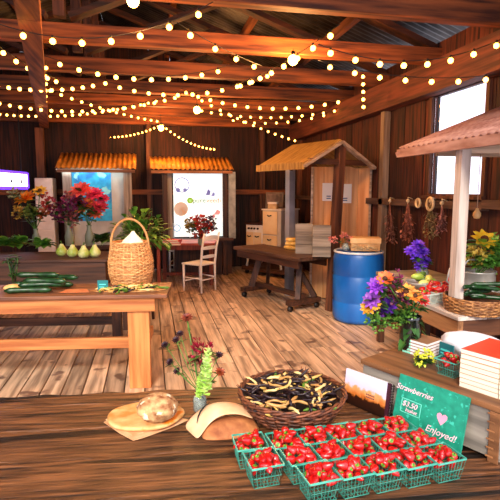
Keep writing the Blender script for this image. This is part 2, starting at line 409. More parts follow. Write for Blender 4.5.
# dark wicker bowl of beans
c = P(291.5, 419, TZ); c.z = TZ+.002
wb_ = thing('wicker_basket', 'dark brown wicker bowl heaped with beans behind the strawberries', 'basket', c)
prof = [(.115, .004), (.150, .035), (.178, .07), (.192, .105)]
m = MB(); weave(m, prof, 11, 26, .0050, .0045); m.build('woven_side', wick_d, wb_)
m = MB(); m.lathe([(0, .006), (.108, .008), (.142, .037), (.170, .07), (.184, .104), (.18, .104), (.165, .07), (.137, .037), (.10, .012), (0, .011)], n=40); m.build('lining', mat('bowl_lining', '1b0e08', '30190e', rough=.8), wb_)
m = MB()
for k in range(3):
    n = 60; m.tube([((.193+.006*math.cos(j*2*math.pi/n*9+k*2.1))*math.cos(j*2*math.pi/n), (.193+.006*math.cos(j*2*math.pi/n*9+k*2.1))*math.sin(j*2*math.pi/n), .108+.006*math.sin(j*2*math.pi/n*9+k*2.1)) for j in range(n)], .0045, 5, closed=True)
m.build('braided_rim', wick_d, wb_)
for k in range(16):
    m = MB(); t = rnd(0, 6.3); a = Vector((.19*math.cos(t), .19*math.sin(t), .105)); m.tube([a, a+Vector((math.cos(t)*rnd(.005, .02), math.sin(t)*rnd(.005, .02), rnd(.012, .03)))], [.0025, .001], 4); m.build('twig_end', wick_d, wb_)
def bean_proto(name, m, L=.075, r=.0042):
    b = MB(); n = 9; pts = [((t-.5)*L, .22*L*math.sin(t*math.pi)-.1*L, .003*math.sin(7*t)) for t in [i/n for i in range(n+1)]]
    rs = [r*.25]+[r*(.85+.18*math.sin(i*2.2)) for i in range(1, n)]+[r*.2]
    b.tube(pts, rs, 6); return b.build(name, m)
bm = [(mat('bean_yellow', 'c49a40', 'e8cc88', rough=.45), 'yellow'), (mat('bean_purple', '160a0e', '32161c', rough=.4), 'dark purple'), (mat('bean_tan', 'b07a3c', 'dcae6a', rough=.5), 'tan'), (mat('bean_green', '4c7a22', '8cb23c', rough=.45), 'green')]
beans = {}
def scatter_beans(center, n, radf, zf, weights, sc, grp, where, flat=False):
    for k in range(n):
        i = random.choices(range(4), weights)[0]; q = rnd(0, 6.28); rr = math.sqrt(random.random())
        x, y = radf[0]*rr*math.cos(q), radf[1]*rr*math.sin(q); z = zf(rr)+rnd(0, .012)
        L = Vector(center)+Vector((x, y, z)); rot = (rnd(-.2, .2) if flat else rnd(-.6, .6), rnd(-.15, .15) if flat else rnd(-.35, .35), rnd(0, 6.28))
        lab = '%s bean pod %s' % (bm[i][1], where)
        if (i, grp) not in beans:
            if i in beans: o = dup(beans[i], L, rot, lab, sc)
            else: o = bean_proto('bean_pod', bm[i][0]); o.location = L; o.rotation_euler = rot; o.scale = (sc,)*3; beans[i] = o
            beans[(i, grp)] = o; tag(o, lab, 'bean', grp)
        else:
            o = dup(beans[(i, grp)], L, rot, lab, sc*rnd(.8, 1.15))
scatter_beans(c+Vector((0, 0, .090)), 120, (.160, .160), lambda r: .042*(1-r*r)+.002, (13, 64, 20, 3), 1.4, 'beans in the dark wicker bowl', 'heaped in the dark wicker bowl')

# ------------------------------------------------------------------ flat bread board with round loaf on brown paper
c = P(146, 420, TZ); ppm = None
pp = MB(); z = .002
pts = [(-.125, -.01), (-.055, -.075), (.0, -.118), (.03, -.10), (.10, -.045), (.15, .005), (.05, .05), (-.08, .05)]
pts = [(x*1.12-.01, y*1.2-.012) for x, y in pts]
pp.poly([(x, y, z) for x, y in pts], (0, 0, .0025)); pp.poly([(x*.92-.01, y*.92+.012, z+.004) for x, y in pts], (.002, .002, .002))
tag(pp.build('brown_paper', mat('kraft_paper', 'c48a58', 'e3b484', sc=(14, 14, 14), rough=.8), loc=(c.x, c.y, TZ), rz=-YAW), 'folded brown paper sheet lying under the flat round bread', 'paper')
fb = MB()
fb.lathe([(0, .009), (.125, .009), (.137, .014), (.139, .02), (.133, .026), (.12, .025), (.06, .023), (0, .024)], n=48, f=lambda t, z: 1+.03*math.sin(2*t+.4)+.02*math.sin(5*t))
fbo = fb.build('flatbread', mat('flatbread_crust', 'c8843c', 'ecbc7c', sc=(16, 16, 16), rough=.6, spots=('e07a12', 14, .6), bump=.3), loc=(c.x, c.y, TZ), rz=-YAW)
fbo.scale = (1, .82, 1); tag(fbo, 'flat round golden bread on brown paper at the left of the table', 'bread')
lf = MB(); c2 = P(158, 421, TZ+.02)
lf.ball((0, 0, .047), (.072, .066, .049), 36, 24, f=lambda t, z: 1+.05*math.sin(4*t+z*5)*math.cos(3*z)+.035*math.sin(9*t-z*9)+.02*math.sin(17*t+z*23))
lfo = lf.build('round_loaf', mat('rustic_crust', '80441c', 'd8ac74', sc=(34, 34, 34), rough=.85, lo=.34, hi=.66, bump=1.0, spots=('f0dcb8', 30, .60)), loc=(c2.x, c2.y, TZ+.0255))
tag(lfo, 'small round crusty loaf dusted with flour sitting on the flat bread', 'bread')
# paper bag with a bread inside, tipped on the table
c = P(219, 429, TZ); bg = thing('paper_bag', 'crumpled brown paper bag with slit opening beside the strawberries', 'bag', (c.x, c.y, TZ), -YAW)
def sheet(name, rowsP, m, parent, th=.0025):
    mb = MB(); nr = len(rowsP); nc = len(rowsP[0]); vs = [Vector(p) for r_ in rowsP for p in r_]
    fs = [(i*nc+j, i*nc+j+1, (i+1)*nc+j+1, (i+1)*nc+j) for i in range(nr-1) for j in range(nc-1)]
    mb.add(vs, fs, smooth=True); o = mb.build(name, m, parent, sub=2)
    so_ = o.modifiers.new('s', 'SOLIDIFY'); so_.thickness = th; return o
kraft = mat('bag_paper', 'd89a66', 'f2c79a', sc=(7, 7, 7), rough=.75, bump=.5)
sheet('flap', [[(-.125, -.005, .012), (-.095, .04, .035), (-.05, .075, .055), (0, .09, .06), (.06, .088, .056), (.11, .075, .04)],
               [(-.105, -.035, .010), (-.075, .005, .05), (-.035, .035, .076), (.015, .05, .082), (.07, .05, .072), (.115, .045, .045)],
               [(-.085, -.06, .008), (-.055, -.03, .045), (-.02, -.003, .072), (.03, .015, .078), (.08, .022, .066), (.12, .02, .04)],
               [(-.065, -.088, .004), (-.045, -.06, .03), (-.012, -.03, .058), (.035, -.012, .063), (.085, .0, .055), (.125, .0, .034)]], kraft, bg)
sheet('bag_body', [[(-.06, -.075, .003), (-.02, -.085, .003), (.04, -.08, .003), (.10, -.06, .003), (.15, -.02, .003)],
                   [(-.05, -.05, .022), (-.01, -.055, .03), (.045, -.05, .034), (.10, -.035, .03), (.14, -.005, .016)],
                   [(-.03, -.02, .04), (.0, -.015, .052), (.05, -.01, .055), (.10, .0, .045), (.13, .02, .024)],
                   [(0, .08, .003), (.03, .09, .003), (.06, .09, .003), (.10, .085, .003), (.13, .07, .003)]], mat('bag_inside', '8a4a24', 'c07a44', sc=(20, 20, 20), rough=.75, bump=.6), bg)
m = MB(); m.tube([(-.075, -.035, .040), (-.073, -.01, .052), (-.066, .012, .062), (-.05, .034, .073), (-.035, .046, .079)], [.001, .0028, .003, .0025, .001], 5); m.build('slit', black_m, bg)

# ------------------------------------------------------------------ flowers helper
def bloom(mb, c, n, r, kind='dahlia'):
    c = Vector(c); n = Vector(n).normalized(); a = n.cross(Vector((.3, .1, 1))).normalized(); b = n.cross(a)
    if kind == 'dahlia':
        for ring, (k, el, rr) in enumerate(((10, .15, 1), (9, .5, .85), (7, .9, .6), (4, 1.25, .4))):
            for i in range(k):
                t = (i+ring*.5)*2*math.pi/k; d = (a*math.cos(t)+b*math.sin(t))*math.cos(el)+n*math.sin(el); mb.leaf(c, d, r*rr, r*.42, n, droop=0)
    elif kind == 'daisy':
        for i in range(14):
            t = i*2*math.pi/14; d = (a*math.cos(t)+b*math.sin(t))+n*.2*(i % 2+.3); mb.leaf(c, d, r, r*.5, n, droop=0)
        mb.ball(c+n*r*.08, r*.3, 10, 6, mi=1)
    elif kind == 'spray':
        for i in range(26):
            v = Vector((rnd(-1, 1), rnd(-1, 1), rnd(-.7, 1))); v = v.normalized()*r*rnd(.3, 1)
            for k in range(4):
                t = k*1.57+rnd(0, 1); mb.leaf(c+v, v.normalized()+Vector((math.cos(t), math.sin(t), .4)), r*.42, r*.28, v, droop=0)
    elif kind == 'spike':
        for i in range(34):
            t = i*2.4; h = i/34; d = a*math.cos(t)+b*math.sin(t); q = c+n*r*2.6*h; mb.leaf(q, d+n*.5, r*.62*(1-.65*h), r*.5*(1-.55*h), n, droop=-.3)
            mb.leaf(q, -d+n*.3, r*.5*(1-.6*h), r*.45*(1-.5*h), n, droop=.1)
FM = {}; FS = [1.25, 3]
def fmat(c1, c2):
    k = c1+c2
    if k not in FM: FM[k] = mat('petal_'+k, c1, c2, sc=(35, 35, 35), rough=.55, var=.3)
    return FM[k]
centre = mat('flower_centre', '3a1c0a', '6a3a14', rough=.8)
def flower(base, tip, r, kind, c1, c2, label, group, leaves=3, nrm=None, lm=None, sr=.0025, name='cut_flower', ll=1):
    r *= FS[0]; leaves = leaves+FS[1] if leaves else 0; base, tip = Vector(base), Vector(tip); root = thing(name, label, 'flower', base, 0, group)
    mid = (base+tip)/2+Vector(((tip-base).x*.12, (tip-base).y*.12, (tip-base).z*.1)); pts = [base-base, (mid-base)*.6, mid-base, tip-base]
    m = MB(); m.tube(pts, sr, 5); m.build('stem', stemm, root)
    m = MB(); n = Vector(nrm) if nrm else ((tip-mid).normalized()*.6-head*.6+Vector((0, 0, .25))); bloom(m, tip-base, n, r, kind); m.build('bloom', [fmat(c1, c2), centre], root)
    if leaves:
        m = MB()
        for k in range(leaves):
            t = rnd(.45, .95); q = (mid-base).lerp(tip-base, t) if t > .6 else (mid-base)*rnd(.7, 1); a = rnd(0, 6.3)
            m.leaf(q, (math.cos(a), math.sin(a), rnd(-.1, .7)), r*rnd(.9, 1.5)*ll, r*rnd(.35, .6)*ll)
        m.build('leaves', lm or green2, root)
    return root
# glass bottle of flowers behind the paper bag
c = P(200, 411, TZ); c.z = TZ
v = MB(); v.lathe([(0, .0005), (.022, .001), (.026, .006), (.026, .05), (.022, .06), (.0145, .068), (.0145, .082), (.0165, .084), (.0165, .088), (.0125, .088), (.0125, .068), (.019, .058), (.0225, .048), (.0225, .008), (0, .006)], n=28)
tag(v.build('glass_bottle', glassm, loc=c), 'small clear glass bottle holding wildflowers on the foreground table', 'bottle')
wt = MB(); wt.lathe([(0, .0075), (.0215, .0085), (.0215, .045), (0, .045)], n=24)
tag(wt.build('bottle_water', mat('water', 'a8b8a0', rough=.02, trans=.9), loc=c), 'water inside the small glass bottle', 'water')
top = c+Vector((0, 0, .075)); GR = 'wildflowers in the small glass bottle'
dd = c.dot(head)
def tipf(px, py, back=0): q = D(px, py, dd+back); return q
flower(top, tipf(204, 394, -.04), .055, 'spike', 'a8d84a', 'e6f8b0', 'tall pale green bell-flower spike in the small glass bottle', GR, 0, nrm=(.1, 0, 1), lm=green3)
flower(top, tipf(199, 398, -.05), .026, 'spike', 'a8d84a', 'd6f090', 'short pale green bell-flower spike at the neck of the small bottle', GR, 0, nrm=(0, 0, 1))
flower(top, tipf(187, 318, .03), .02, 'dahlia', '5a1c10', '8c3a22', 'tallest rust-brown seed flower above the small glass bottle', GR, 1)
flower(top, tipf(202, 350, .02), .036, 'spray', '7a0c24', 'b8183c', 'deep crimson flower cluster in the small glass bottle', GR, 5)
flower(top, tipf(195, 360, .03), .026, 'spray', '6a0c20', 'a01838', 'lower crimson flower cluster in the small glass bottle', GR, 6)
for (px, py, l) in ((180, 334, 'upper'), (165, 345, 'leftmost upper'), (176, 340, 'middle'), (170, 362, 'leftmost lower'), (177, 371, 'lowest left'), (219, 355, 'right')):
    flower(top, tipf(px, py, .02), .014, 'dahlia', '1c0c14', '3c1420', '%s small dark maroon flower in the small glass bottle' % l, GR, 5, sr=.0016, ll=1.3)
flower(top, tipf(220, 372, 0), .018, 'dahlia', 'b04a18', '5a2010', 'rusty orange flower low at the right of the small glass bottle', GR, 5)

# ------------------------------------------------------------------ crate riser with sign, notebook and goods
ca_ = P(362, 404, TZ); cb_ = P(497, 464, TZ); crz = math.atan2((cb_-ca_).y, (cb_-ca_).x); cu_ = Vector((math.cos(crz), math.sin(crz), 0)); cv_ = Vector((-cu_.y, cu_.x, 0))
cl = (cb_-ca_).length; ch = zat(ca_, 359)-TZ; ct = TZ+ch
cr = thing('wooden_crate', 'upturned grey wooden crate with brown top board holding books', 'crate', (ca_.x, ca_.y, TZ), crz)
m = MB(); m.box(0, cl, 0, .014, .012, ch-.018); m.build('front_panel', grey_w, cr, bevel=.002)
m = MB(); m.box(0, cl, .37, .384, .012, ch-.018); m.build('back_panel', grey_w, cr, bevel=.002)
m = MB(); m.box(0, .014, .0145, .3695, .0, ch-.018); m.build('end_panel', grey_w, cr)
m = MB(); m.box(cl-.014, cl, .0145, .3695, .0, ch-.018); m.build('end_panel', grey_w, cr)
m = MB(); m.box(-.006, cl+.03, -.010, .39, ch-.018, ch); m.build('top_board', edge_w, cr, bevel=.002)
m = MB(); m.box(cl-.028, cl+.004, -.008, -.0005, 0, ch-.02)
for k in range(6): m.box(cl-.034, cl-.010, -.0105, -.0085, .016+k*.028, .022+k*.028)
m.build('corner_batten', edge_w, cr, bevel=.001)
def cp(x, y, z=0): q = ca_+cu_*x+cv_*y; return Vector((q.x, q.y, ct+z))
def onc(px, py): q = P(px, py, ct); e = q-ca_; return e.dot(cu_), e.dot(cv_)
# teal price sign leaning on the crate
sx1, sx2 = (P(405, 372, ct)-ca_).dot(cu_), (P(472, 398, ct)-ca_).dot(cu_)
SGP = ca_+cu_*((sx1+sx2)/2)-cv_*.058; SGP.z = TZ+.003
tiltv = .24
sg = thing('price_sign', 'teal hand-lettered price sign with pink heart leaning on the crate', 'sign', SGP, crz)
sg.rotation_euler = (R(90)-tiltv-R(0), 0, crz)
SW, SH = sx2-sx1, ch/math.cos(.24)-.002; KX, KY = SW/.285, SH/.205
m = MB(); m.box(-SW/2, SW/2, 0, SH, -.003, .003); m.build('board', teal_m, sg, bevel=.001)
lt = mat('light_teal_line', '6fdcc0', rough=.7)
m = MB()
for a in ((-.115, -.03, .118, .121), (-.115, -.03, .068, .071), (-.115, -.112, .068, .121), (-.033, -.030, .068, .121)): m.box(a[0], a[1], a[2], a[3], .003, .0042)
pf_ = m.build('price_frame', lt, sg)
text_mesh('Strawberries', .030, 'lettering', pink_p, sg, (-.07, .158, .0042), (0, 0, 0), shear=.3)
text_mesh('$3.50', .028, 'lettering', pink_p, sg, (-.078, .102, .0042), (0, 0, 0), shear=.2)
text_mesh('basket', .019, 'lettering', pink_p, sg, (-.068, .081, .0042), (0, 0, 0), shear=.2)
text_mesh('Enjoyed!', .034, 'lettering', pink_p, sg, (.058, .048, .0042), (0, 0, 0), shear=.3)
hp = [(0, -.024), (.012, -.01), (.02, .004), (.019, .013), (.011, .018), (.003, .015), (0, .009), (-.003, .015), (-.011, .018), (-.019, .013), (-.02, .004), (-.012, -.01)]
m = MB(); m.poly([(x+.055, y+.1, .0032) for x, y in hp], (0, 0, .001)); m.build('heart', mat('pink_heart', 'f08aa8', 'f8b0c4', rough=.7), sg)
for o_ in sg.children:
    if o_.name.startswith(('lettering', 'price_frame', 'heart')): o_.location.x *= KX; o_.location.y *= KY; o_.scale = (KX, KY, 1)
# spiral notebook / calendar standing left of the sign
na = P(343, 402, TZ); nb = P(388, 421, TZ)
nrz = math.atan2((nb-na).y, (nb-na).x)
nbk = thing('spiral_notebook', 'spiral-bound picture book with orange sunset cover beside the teal sign', 'book', (na.x, na.y, TZ+.004), nrz)
nbk.rotation_euler = (R(90)-.13, 0, nrz)
NW, NH = (nb-na).length, .135
m = MB(); m.box(0, NW, 0, NH, -.009, -.001); m.build('pages', paper_w, nbk)
cm = mat('sunset_cover', '2c1408', 'e8ddf0', sc=(1, 1, 1), rough=.3)
nt = cm.node_tree; N = nt.nodes; L = nt.links; bs = N['Principled BSDF']; tcn = N.new('ShaderNodeTexCoord'); sp = N.new('ShaderNodeSeparateXYZ'); L.new(tcn.outputs['Object'], sp.inputs[0])
nzz = N.new('ShaderNodeTexNoise'); nzz.inputs['Scale'].default_value = 45; L.new(tcn.outputs['Object'], nzz.inputs[0])
ad = N.new('ShaderNodeMath'); ad.operation = 'MULTIPLY_ADD'; ad.inputs[1].default_value = .04; L.new(nzz.outputs[0], ad.inputs[0]); L.new(sp.outputs['Y'], ad.inputs[2])
rr = N.new('ShaderNodeMapRange'); rr.inputs['From Min'].default_value = .02; rr.inputs['From Max'].default_value = .135; L.new(ad.outputs[0], rr.inputs[0])
rp = N.new('ShaderNodeValToRGB'); L.new(rr.outputs[0], rp.inputs[0]); el = rp.color_ramp.elements
el[0].position = .0; el[0].color = lin('1e0f0a'); el[1].position = 1; el[1].color = lin('e6e2ff')
for p_, c_ in ((.34, '3a1c10'), (.40, 'd87830'), (.62, 'f5ae6c'), (.7, 'ecd8ea')): e_ = el.new(p_); e_.color = lin(c_)
L.new(rp.outputs[0], bs.inputs['Base Color'])
m = MB(); m.box(.0, NW-.018, 0, NH, -.001, .0008); m.build('cover', cm, nbk)
m = MB(); m.box(NW-.018, NW, 0, NH, -.0095, .001); m.build('spine_strip', mat('maroon_strip', '3a1420', '4c1c2c', rough=.5), nbk)
for k in range(13):
    q = .006+k*NH/13.2; m = MB(); m.tube([(NW+.001+.0075*math.cos(t), q, -.004+.0075*math.sin(t)) for t in [i*math.pi/5 for i in range(10)]], .0014, 5, closed=True); m.build('coil_ring', black_m, nbk)
for k, (yy, s_) in enumerate(((.062, 'the sun'), (.052, 'farm book'))):
    m = MB()
    for q in range(5): m.box(.105+q*.008, .111+q*.008, yy, yy+.004, .0008, .0016)
    m.build('title_marks', mat('grey_ink', '6a4050', rough=.8), nbk)
# stack of cream-paged books with red covers
bx, by = onc(457, 387)
nbks = 8; hh = zat(P(457, 387, ct), 349)-ct; th = hh/nbks
redc = mat('red_cover', 'd8361c', 'e8502c', sc=(5, 5, 5), rough=.4); orc = mat('orange_cover', 'e87848', 'f09060', sc=(5, 5, 5), rough=.4); pgs = mat('page_edges', 'efe4c4', 'f8f0d8', sc=(4, 4, 220), rough=.8)
for k in range(nbks):
    for s_ in (0, 1):
        if s_ == 1 and k == nbks-1: pass
        q = cp(bx+.001+s_*.132, .012+by+rnd(-.002, .002), k*th+.0005)
        wv = '%s of the %s stack of cream-paged books on the crate' % (('lowest book', 'second book up', 'third book up', 'fourth book up', 'fifth book up', 'sixth book up', 'second book from the top', 'top book, red cover upward,' if s_ == 0 else 'top book, orange cover upward,')[k], 'left' if s_ == 0 else 'right')
        bo = thing('paperback_book', wv, 'book', q, crz, 'cream-paged books stacked on the crate')
        m = MB(); m.box(.0, .128, .0, .19, .001, th-.002); m.build('page_block', pgs, bo)
        m = MB(); m.box(-.001, .129, -.0005, .192, 0, .0009); m.box(-.001, .129, -.0005, .192, th-.0019, th-.001); m.box(-.001, .129, .190, .192, .0009, th-.0019); m.build('cover', ((redc if s_ == 0 else orc) if k == nbks-1 else mat('cream_cover', 'c8a07c', 'dab894', rough=.6)), bo)
# small basket of berries, lime flower bunch, tiny teal sign, box stack and white bag on the crate
x, y = onc(446, 376); q = cp(x+.0, y+.03, .001)
sc_ = .86; dup(bbp, q, (0, 0, crz), 'small teal lattice basket of red berries on the crate between lime flowers and books', sc_)
fill(q, crz, 'the small teal basket on top of the crate', 11, .068, .9*.9, .036)
x, y = onc(418, 369); q = cp(x, y+.035, 0)
lb = thing('lime_flower_bunch', 'bushy bunch of lime yellow-green flowers lying on the crate top', 'flowers', q)
m = MB()
for k in range(70):
    v_ = Vector((rnd(-1, 1), rnd(-1, 1), rnd(-.6, 1))).normalized(); o_ = Vector((v_.x*.03, v_.y*.028, .034+v_.z*.027)); m.leaf(o_, v_, .016, .010, (0, 0, 1), droop=.1); m.ball(o_+v_*.006, .0045, 6, 4, mi=1)
m.build('blossoms', [mat('lime_petal', 'a8b81c', 'ecec62', sc=(60, 60, 60), rough=.5, var=.2), mat('lime_centre', 'd8d83a', rough=.6)], lb)
m = MB()
for k in range(26):
    t = rnd(0, 6.3); m.leaf((rnd(-.01, .01), rnd(-.01, .01), .022), (math.cos(t), math.sin(t), rnd(-.25, .7)), .042, .018)
m.build('leaves', green2, lb)
x, y = onc(428, 366)
ts = thing('name_card', 'small dark teal card standing behind the lime flowers on the crate', 'sign', cp(x+.02, y+.085, 0), crz-.2)
m = MB(); m.box(-.033, .033, 0, .008, .012, .075); m.build('card', mat('dark_teal', '0e5a60', '146c70', rough=.5), ts, bevel=.001)
m = MB(); m.box(-.036, .036, -.004, .011, 0, .012); m.build('foot', dark_w, ts)
m = MB(); m.box(-.024, .02, -.0012, 0, .045, .052); m.box(-.024, .008, -.0012, 0, .032, .037); m.build('lettering', mat('card_mint', '58d8cc', rough=.6), ts)
x, y = onc(402, 353); Q = (x, y)
for k in range(5):
    o_ = MB(); o_.box(0, .11, 0, .10, 0, .0088, mi=0); o_.box(-.001, .036, -.001, .101, .0005, .0083, mi=1)
    oo = o_.build('card_box', [paper_w, mat('mint_band', '7fdcb8', '9be8c8', rough=.5)], loc=cp(x-.005, y+.012, k*.0125+.002), rz=crz+rnd(-.02, .02))
    b_ = MB(); b_.box(0, .11, .0, .10, .009, .0118); b_.build('lid_edge', mat('brown_card', '9a6a44', rough=.7), oo)
    tag(oo, ('lowest' if k == 0 else 'topmost' if k == 4 else ['', 'second from bottom', 'middle', 'second from top'][k])+' of the mint-and-white cards stacked at the crate corner', 'box', 'mint and white boxes on the crate')
q = cp(Q[0]+.23, Q[1]+.15, .0)
m = MB(); m.ball((0, 0, .055), (.15, .075, .055), 30, 16, f=lambda t, z: 1+.07*math.sin(3*t+z*4)+.05*math.sin(7*t-z*6))
tag(m.build('plastic_bag', mat('white_plastic', 'f4f2f4', 'ffffff', sc=(20, 20, 20), rough=.3, bump=.6), loc=q, rz=crz), 'crumpled white plastic bag shining behind the small berry basket', 'bag')

FS[0] = 1.25; FS[1] = 7
# ------------------------------------------------------------------ bouquet in a dark vase behind the crate
x, y = onc(398, 352); vb = cp(x+.02, y+.05, 0)
if (vb-ca_).dot(cv_) > .33: vb = cp(x+.02, .33, 0)
dv = vb.dot(head)
m = MB(); m.lathe([(0, .001), (.034, .001), (.042, .03), (.046, .09), (.038, .135), (.044, .15), (.040, .15), (.034, .135), (.04, .09), (.036, .03), (0, .012)], n=28)
tag(m.build('flower_vase', mat('dark_glass', '0c1410', rough=.1, spec=.8), loc=vb), 'dark glass vase holding the bright mixed bouquet behind the crate', 'vase')
top = vb+Vector((0, 0, .14)); GB = 'flowers in the dark vase on the crate'
def tb(px, py, b=0): return D(px-4, py+3, dv+b)
for (px, py, r, kd, a, b_, lab) in (
    (381, 283, .036, 'dahlia', '6a1ca0', 'b050d8', 'purple dahlia at the upper left of the bouquet in the dark vase'),
    (376, 297, .034, 'dahlia', '7a30a8', 'b868d0', 'purple dahlia at the middle left of the bouquet in the dark vase'),
    (392, 303, .036, 'dahlia', '3a1478', '6a2ca8', 'deep violet dahlia in the centre of the bouquet in the dark vase'),
    (389, 276, .03, 'daisy', 'e04818', 'f07830', 'small orange-red daisy at the top of the bouquet in the dark vase'),
    (399, 279, .034, 'spray', '6a2048', 'b04478', 'mauve flower spray at the top of the bouquet in the dark vase'),
    (385, 307, .03, 'spray', '5a1c88', '8a44b8', 'low violet flower spray in the bouquet in the dark vase'),
    (373, 304, .032, 'dahlia', 'f0981c', 'f8c040', 'golden lily-like flower at the far left of the bouquet'),
    (380, 302, .02, 'daisy', 'f0a82c', 'f8c850', 'small golden flower beside the left lily of the bouquet'),
    (410, 289, .034, 'daisy', 'f08418', 'f8b048', 'large orange daisy at the right of the bouquet in the dark vase'),
    (419, 293, .026, 'daisy', 'f07818', 'f8a040', 'smaller orange daisy right of the large one in the bouquet'),
    (425, 297, .032, 'dahlia', 'c81c24', 'e84840', 'scarlet dahlia at the far right of the bouquet in the dark vase'),
    (403, 296, .028, 'spray', '3a1030', '7a2848', 'dark plum flower spray in the middle of the bouquet')):
    flower(top, tb(px, py, rnd(-.05, .02)), r, kd, a, b_, lab, GB, 5, lm=green2, ll=1.2)
for (px, py) in ((376, 315), (398, 318), (410, 312), (384, 322)):
    flower(top, tb(px, py, -.04), .026, 'spray', '3c6a1c', '7aa83c', 'leafy green sprig hanging low in the bouquet in the dark vase', GB, 7, lm=green2)
m = MB()
for k in range(16):
    t = rnd(0, 6.3); m.leaf((rnd(-.01, .01), rnd(-.01, .01), rnd(0, .1)), (math.cos(t), math.sin(t), rnd(-.4, .5)), .07, .03, droop=.6)
tag(m.build('leafy_collar', green2, loc=vb+Vector((0, 0, .06))), 'dark green leaves drooping round the dark vase behind the crate', 'leaves')
# ------------------------------------------------------------------ left harvest table
TZL = .785; FS[0] = 1.8; FS[1] = 7
def corner_place(C0, rz, dx, dy):
    u = Vector((math.cos(rz), math.sin(rz), 0)); v = Vector((-u.y, u.x, 0)); q = C0+u*dx+v*dy; q.z = 0; return q
lrz = CZ(4.5); LL, LW = 2.9, .5
C0 = P(167, 294.5, TZL); lc = corner_place(C0, lrz, -LL/2, LW/2)
lt_ = thing('harvest_table', 'orange pine table with thin brown top carrying the tall basket', 'table', lc, lrz)
m = MB(); m.box(-LL/2, LL/2, -LW/2, -.005, .757, .785); m.box(-LL/2, LL/2, .0, LW/2, .757, .785); m.build('tabletop', wood('table_brown', '5c3420', '9a6240', 0, .5), lt_, bevel=.004)
m = MB(); m.box(-LL/2+.06, LL/2-.10, -LW/2+.025, -LW/2+.05, .645, .757); m.build('apron', orange_w, lt_, bevel=.002)
m = MB(); m.box(-LL/2+.06, LL/2-.10, LW/2-.05, LW/2-.025, .645, .757); m.build('apron', orange_w, lt_, bevel=.002)
for sx in (-1, 1):
    for sy in (-1, 1):
        m = MB(); cx = sx*(LL/2-(.235 if sy < 0 else .33)); cy = sy*(LW/2-.085); m.box(cx-.085 if sy < 0 else cx-.05, cx+.085 if sy < 0 else cx+.05, cy-.034, cy+.034, 0, .757); m.build('leg', orange_z, lt_, bevel=.004)
    m = MB(); m.box(sx*(LL/2-.19)-.03, sx*(LL/2-.19)+.03, -LW/2+.12, LW/2-.12, .36, .43); m.build('end_rail', orange_w, lt_)
m = MB(); m.box(-LL/2+.19, LL/2-.26, -.03, .012, .285, .375); m.build('stretcher', orange_w, lt_, bevel=.003)
LT = lambda px, py: P(px, py, TZL)
# tall split-wood basket
c = LT(126, 287)+head*.19; c.z = TZL+.002
bk_ = thing('harvest_basket', 'tall tan woven basket with hoop handle on the orange table', 'basket', c, R(0)-YAW)
prof = [(.165, .0), (.187, .09), (.190, .19), (.172, .29), (.150, .355)]
m = MB(); weave(m, prof, 26, 34, .0068, .004, 4); m.build('woven_side', wick_t, bk_)
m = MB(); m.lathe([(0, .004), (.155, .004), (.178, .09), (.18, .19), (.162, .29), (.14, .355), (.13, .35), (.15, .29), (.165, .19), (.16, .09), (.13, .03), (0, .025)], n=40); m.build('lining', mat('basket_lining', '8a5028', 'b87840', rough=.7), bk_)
m = MB(); m.tube([(.152*math.cos(t), .152*math.sin(t), .36) for t in [i*math.pi/20 for i in range(40)]], .009, 6, closed=True); m.build('rim_band', wick_t, bk_)
m = MB(); pts = [(-.178, -.02, .12), (-.176, -.02, .25)]+[(-.165*math.cos(i*math.pi/12), -.02, .33+.235*math.sin(i*math.pi/12)) for i in range(13)]+[(.176, -.02, .25), (.178, -.02, .12)]
m.tube(pts, .0105, 7); m.build('hoop_handle', mat('handle_wood', 'a86c38', 'd09a5c', rough=.5), bk_)
m = MB(); m.lathe([(.10, .335), (.085, .37), (.06, .40), (.028, .43), (.012, .455), (0, .46)], n=20, c=(.03, -.01, 0), f=lambda t, z: 1+.12*math.sin(5*t+z*8)+.06*math.sin(9*t))
m.lathe([(0, .32), (.125, .33), (.12, .345), (.1, .352), (0, .355)], n=24, f=lambda t, z: 1+.04*math.sin(6*t))
tag(m.build('cream_cloth', mat('cream_cloth', 'f0dcc0', 'fff4e2', rough=.9, bump=.4), loc=c, rz=-YAW), 'peaked cream cloth poking out of the tall woven basket', 'cloth')
c = LT(133, 289); sp_ = c+head*.05+rt*.0
hb = P(128, 290.5, TZL)
m = MB(); m.poly([(.30*math.cos(t)*(1+.05*math.sin(5*t)), .07*math.sin(t), .0) for t in [i*2*math.pi/30 for i in range(30)]], (0, 0, .004))
tag(m.build('serving_tray', wick_t, loc=(hb.x, hb.y, TZL+.001), rz=lrz), 'flat wicker tray under the yellow and green beans by the tall basket', 'tray')
q_ = hb+rt*.03
scatter_beans(Vector((q_.x, q_.y, TZL+.008)), 60, (.25, .055), lambda r: .03*(1-r), (44, 22, 10, 24), 1.9, 'beans spread beside the tall basket', 'spread on the orange table beside the tall basket', flat=True)
def flatsheet(name, label, cat, px0, py0, pts, m_, z):
    c = P(px0, py0, z); mb = MB(); mb.poly([(x, y, 0) for x, y in pts], (0, 0, .003)); return tag(mb.build(name, m_, loc=(c.x, c.y, z+.001), rz=lrz), label, cat)
flatsheet('kraft_card', 'flat orange-brown paper sheet on the left table between cucumbers and basket', 'paper', 76, 291, [(-.11, -.07), (.12, -.06), (.07, .07), (-.09, .07)], mat('orange_paper', 'b8683c', 'cc8050', rough=.7), TZL)
q_ = P(103, 291, TZL); nc = thing('price_card', 'small teal price card standing by the tall woven basket', 'sign', (q_.x, q_.y, TZL), lrz)
m = MB(); m.box(-.042, .042, .0, .008, .006, .088); m.build('card', mat('card_teal', '0e6a6c', '148084', rough=.5), nc); m = MB(); m.box(-.045, .045, -.01, .015, 0, .006); m.build('foot', dark_w, nc)
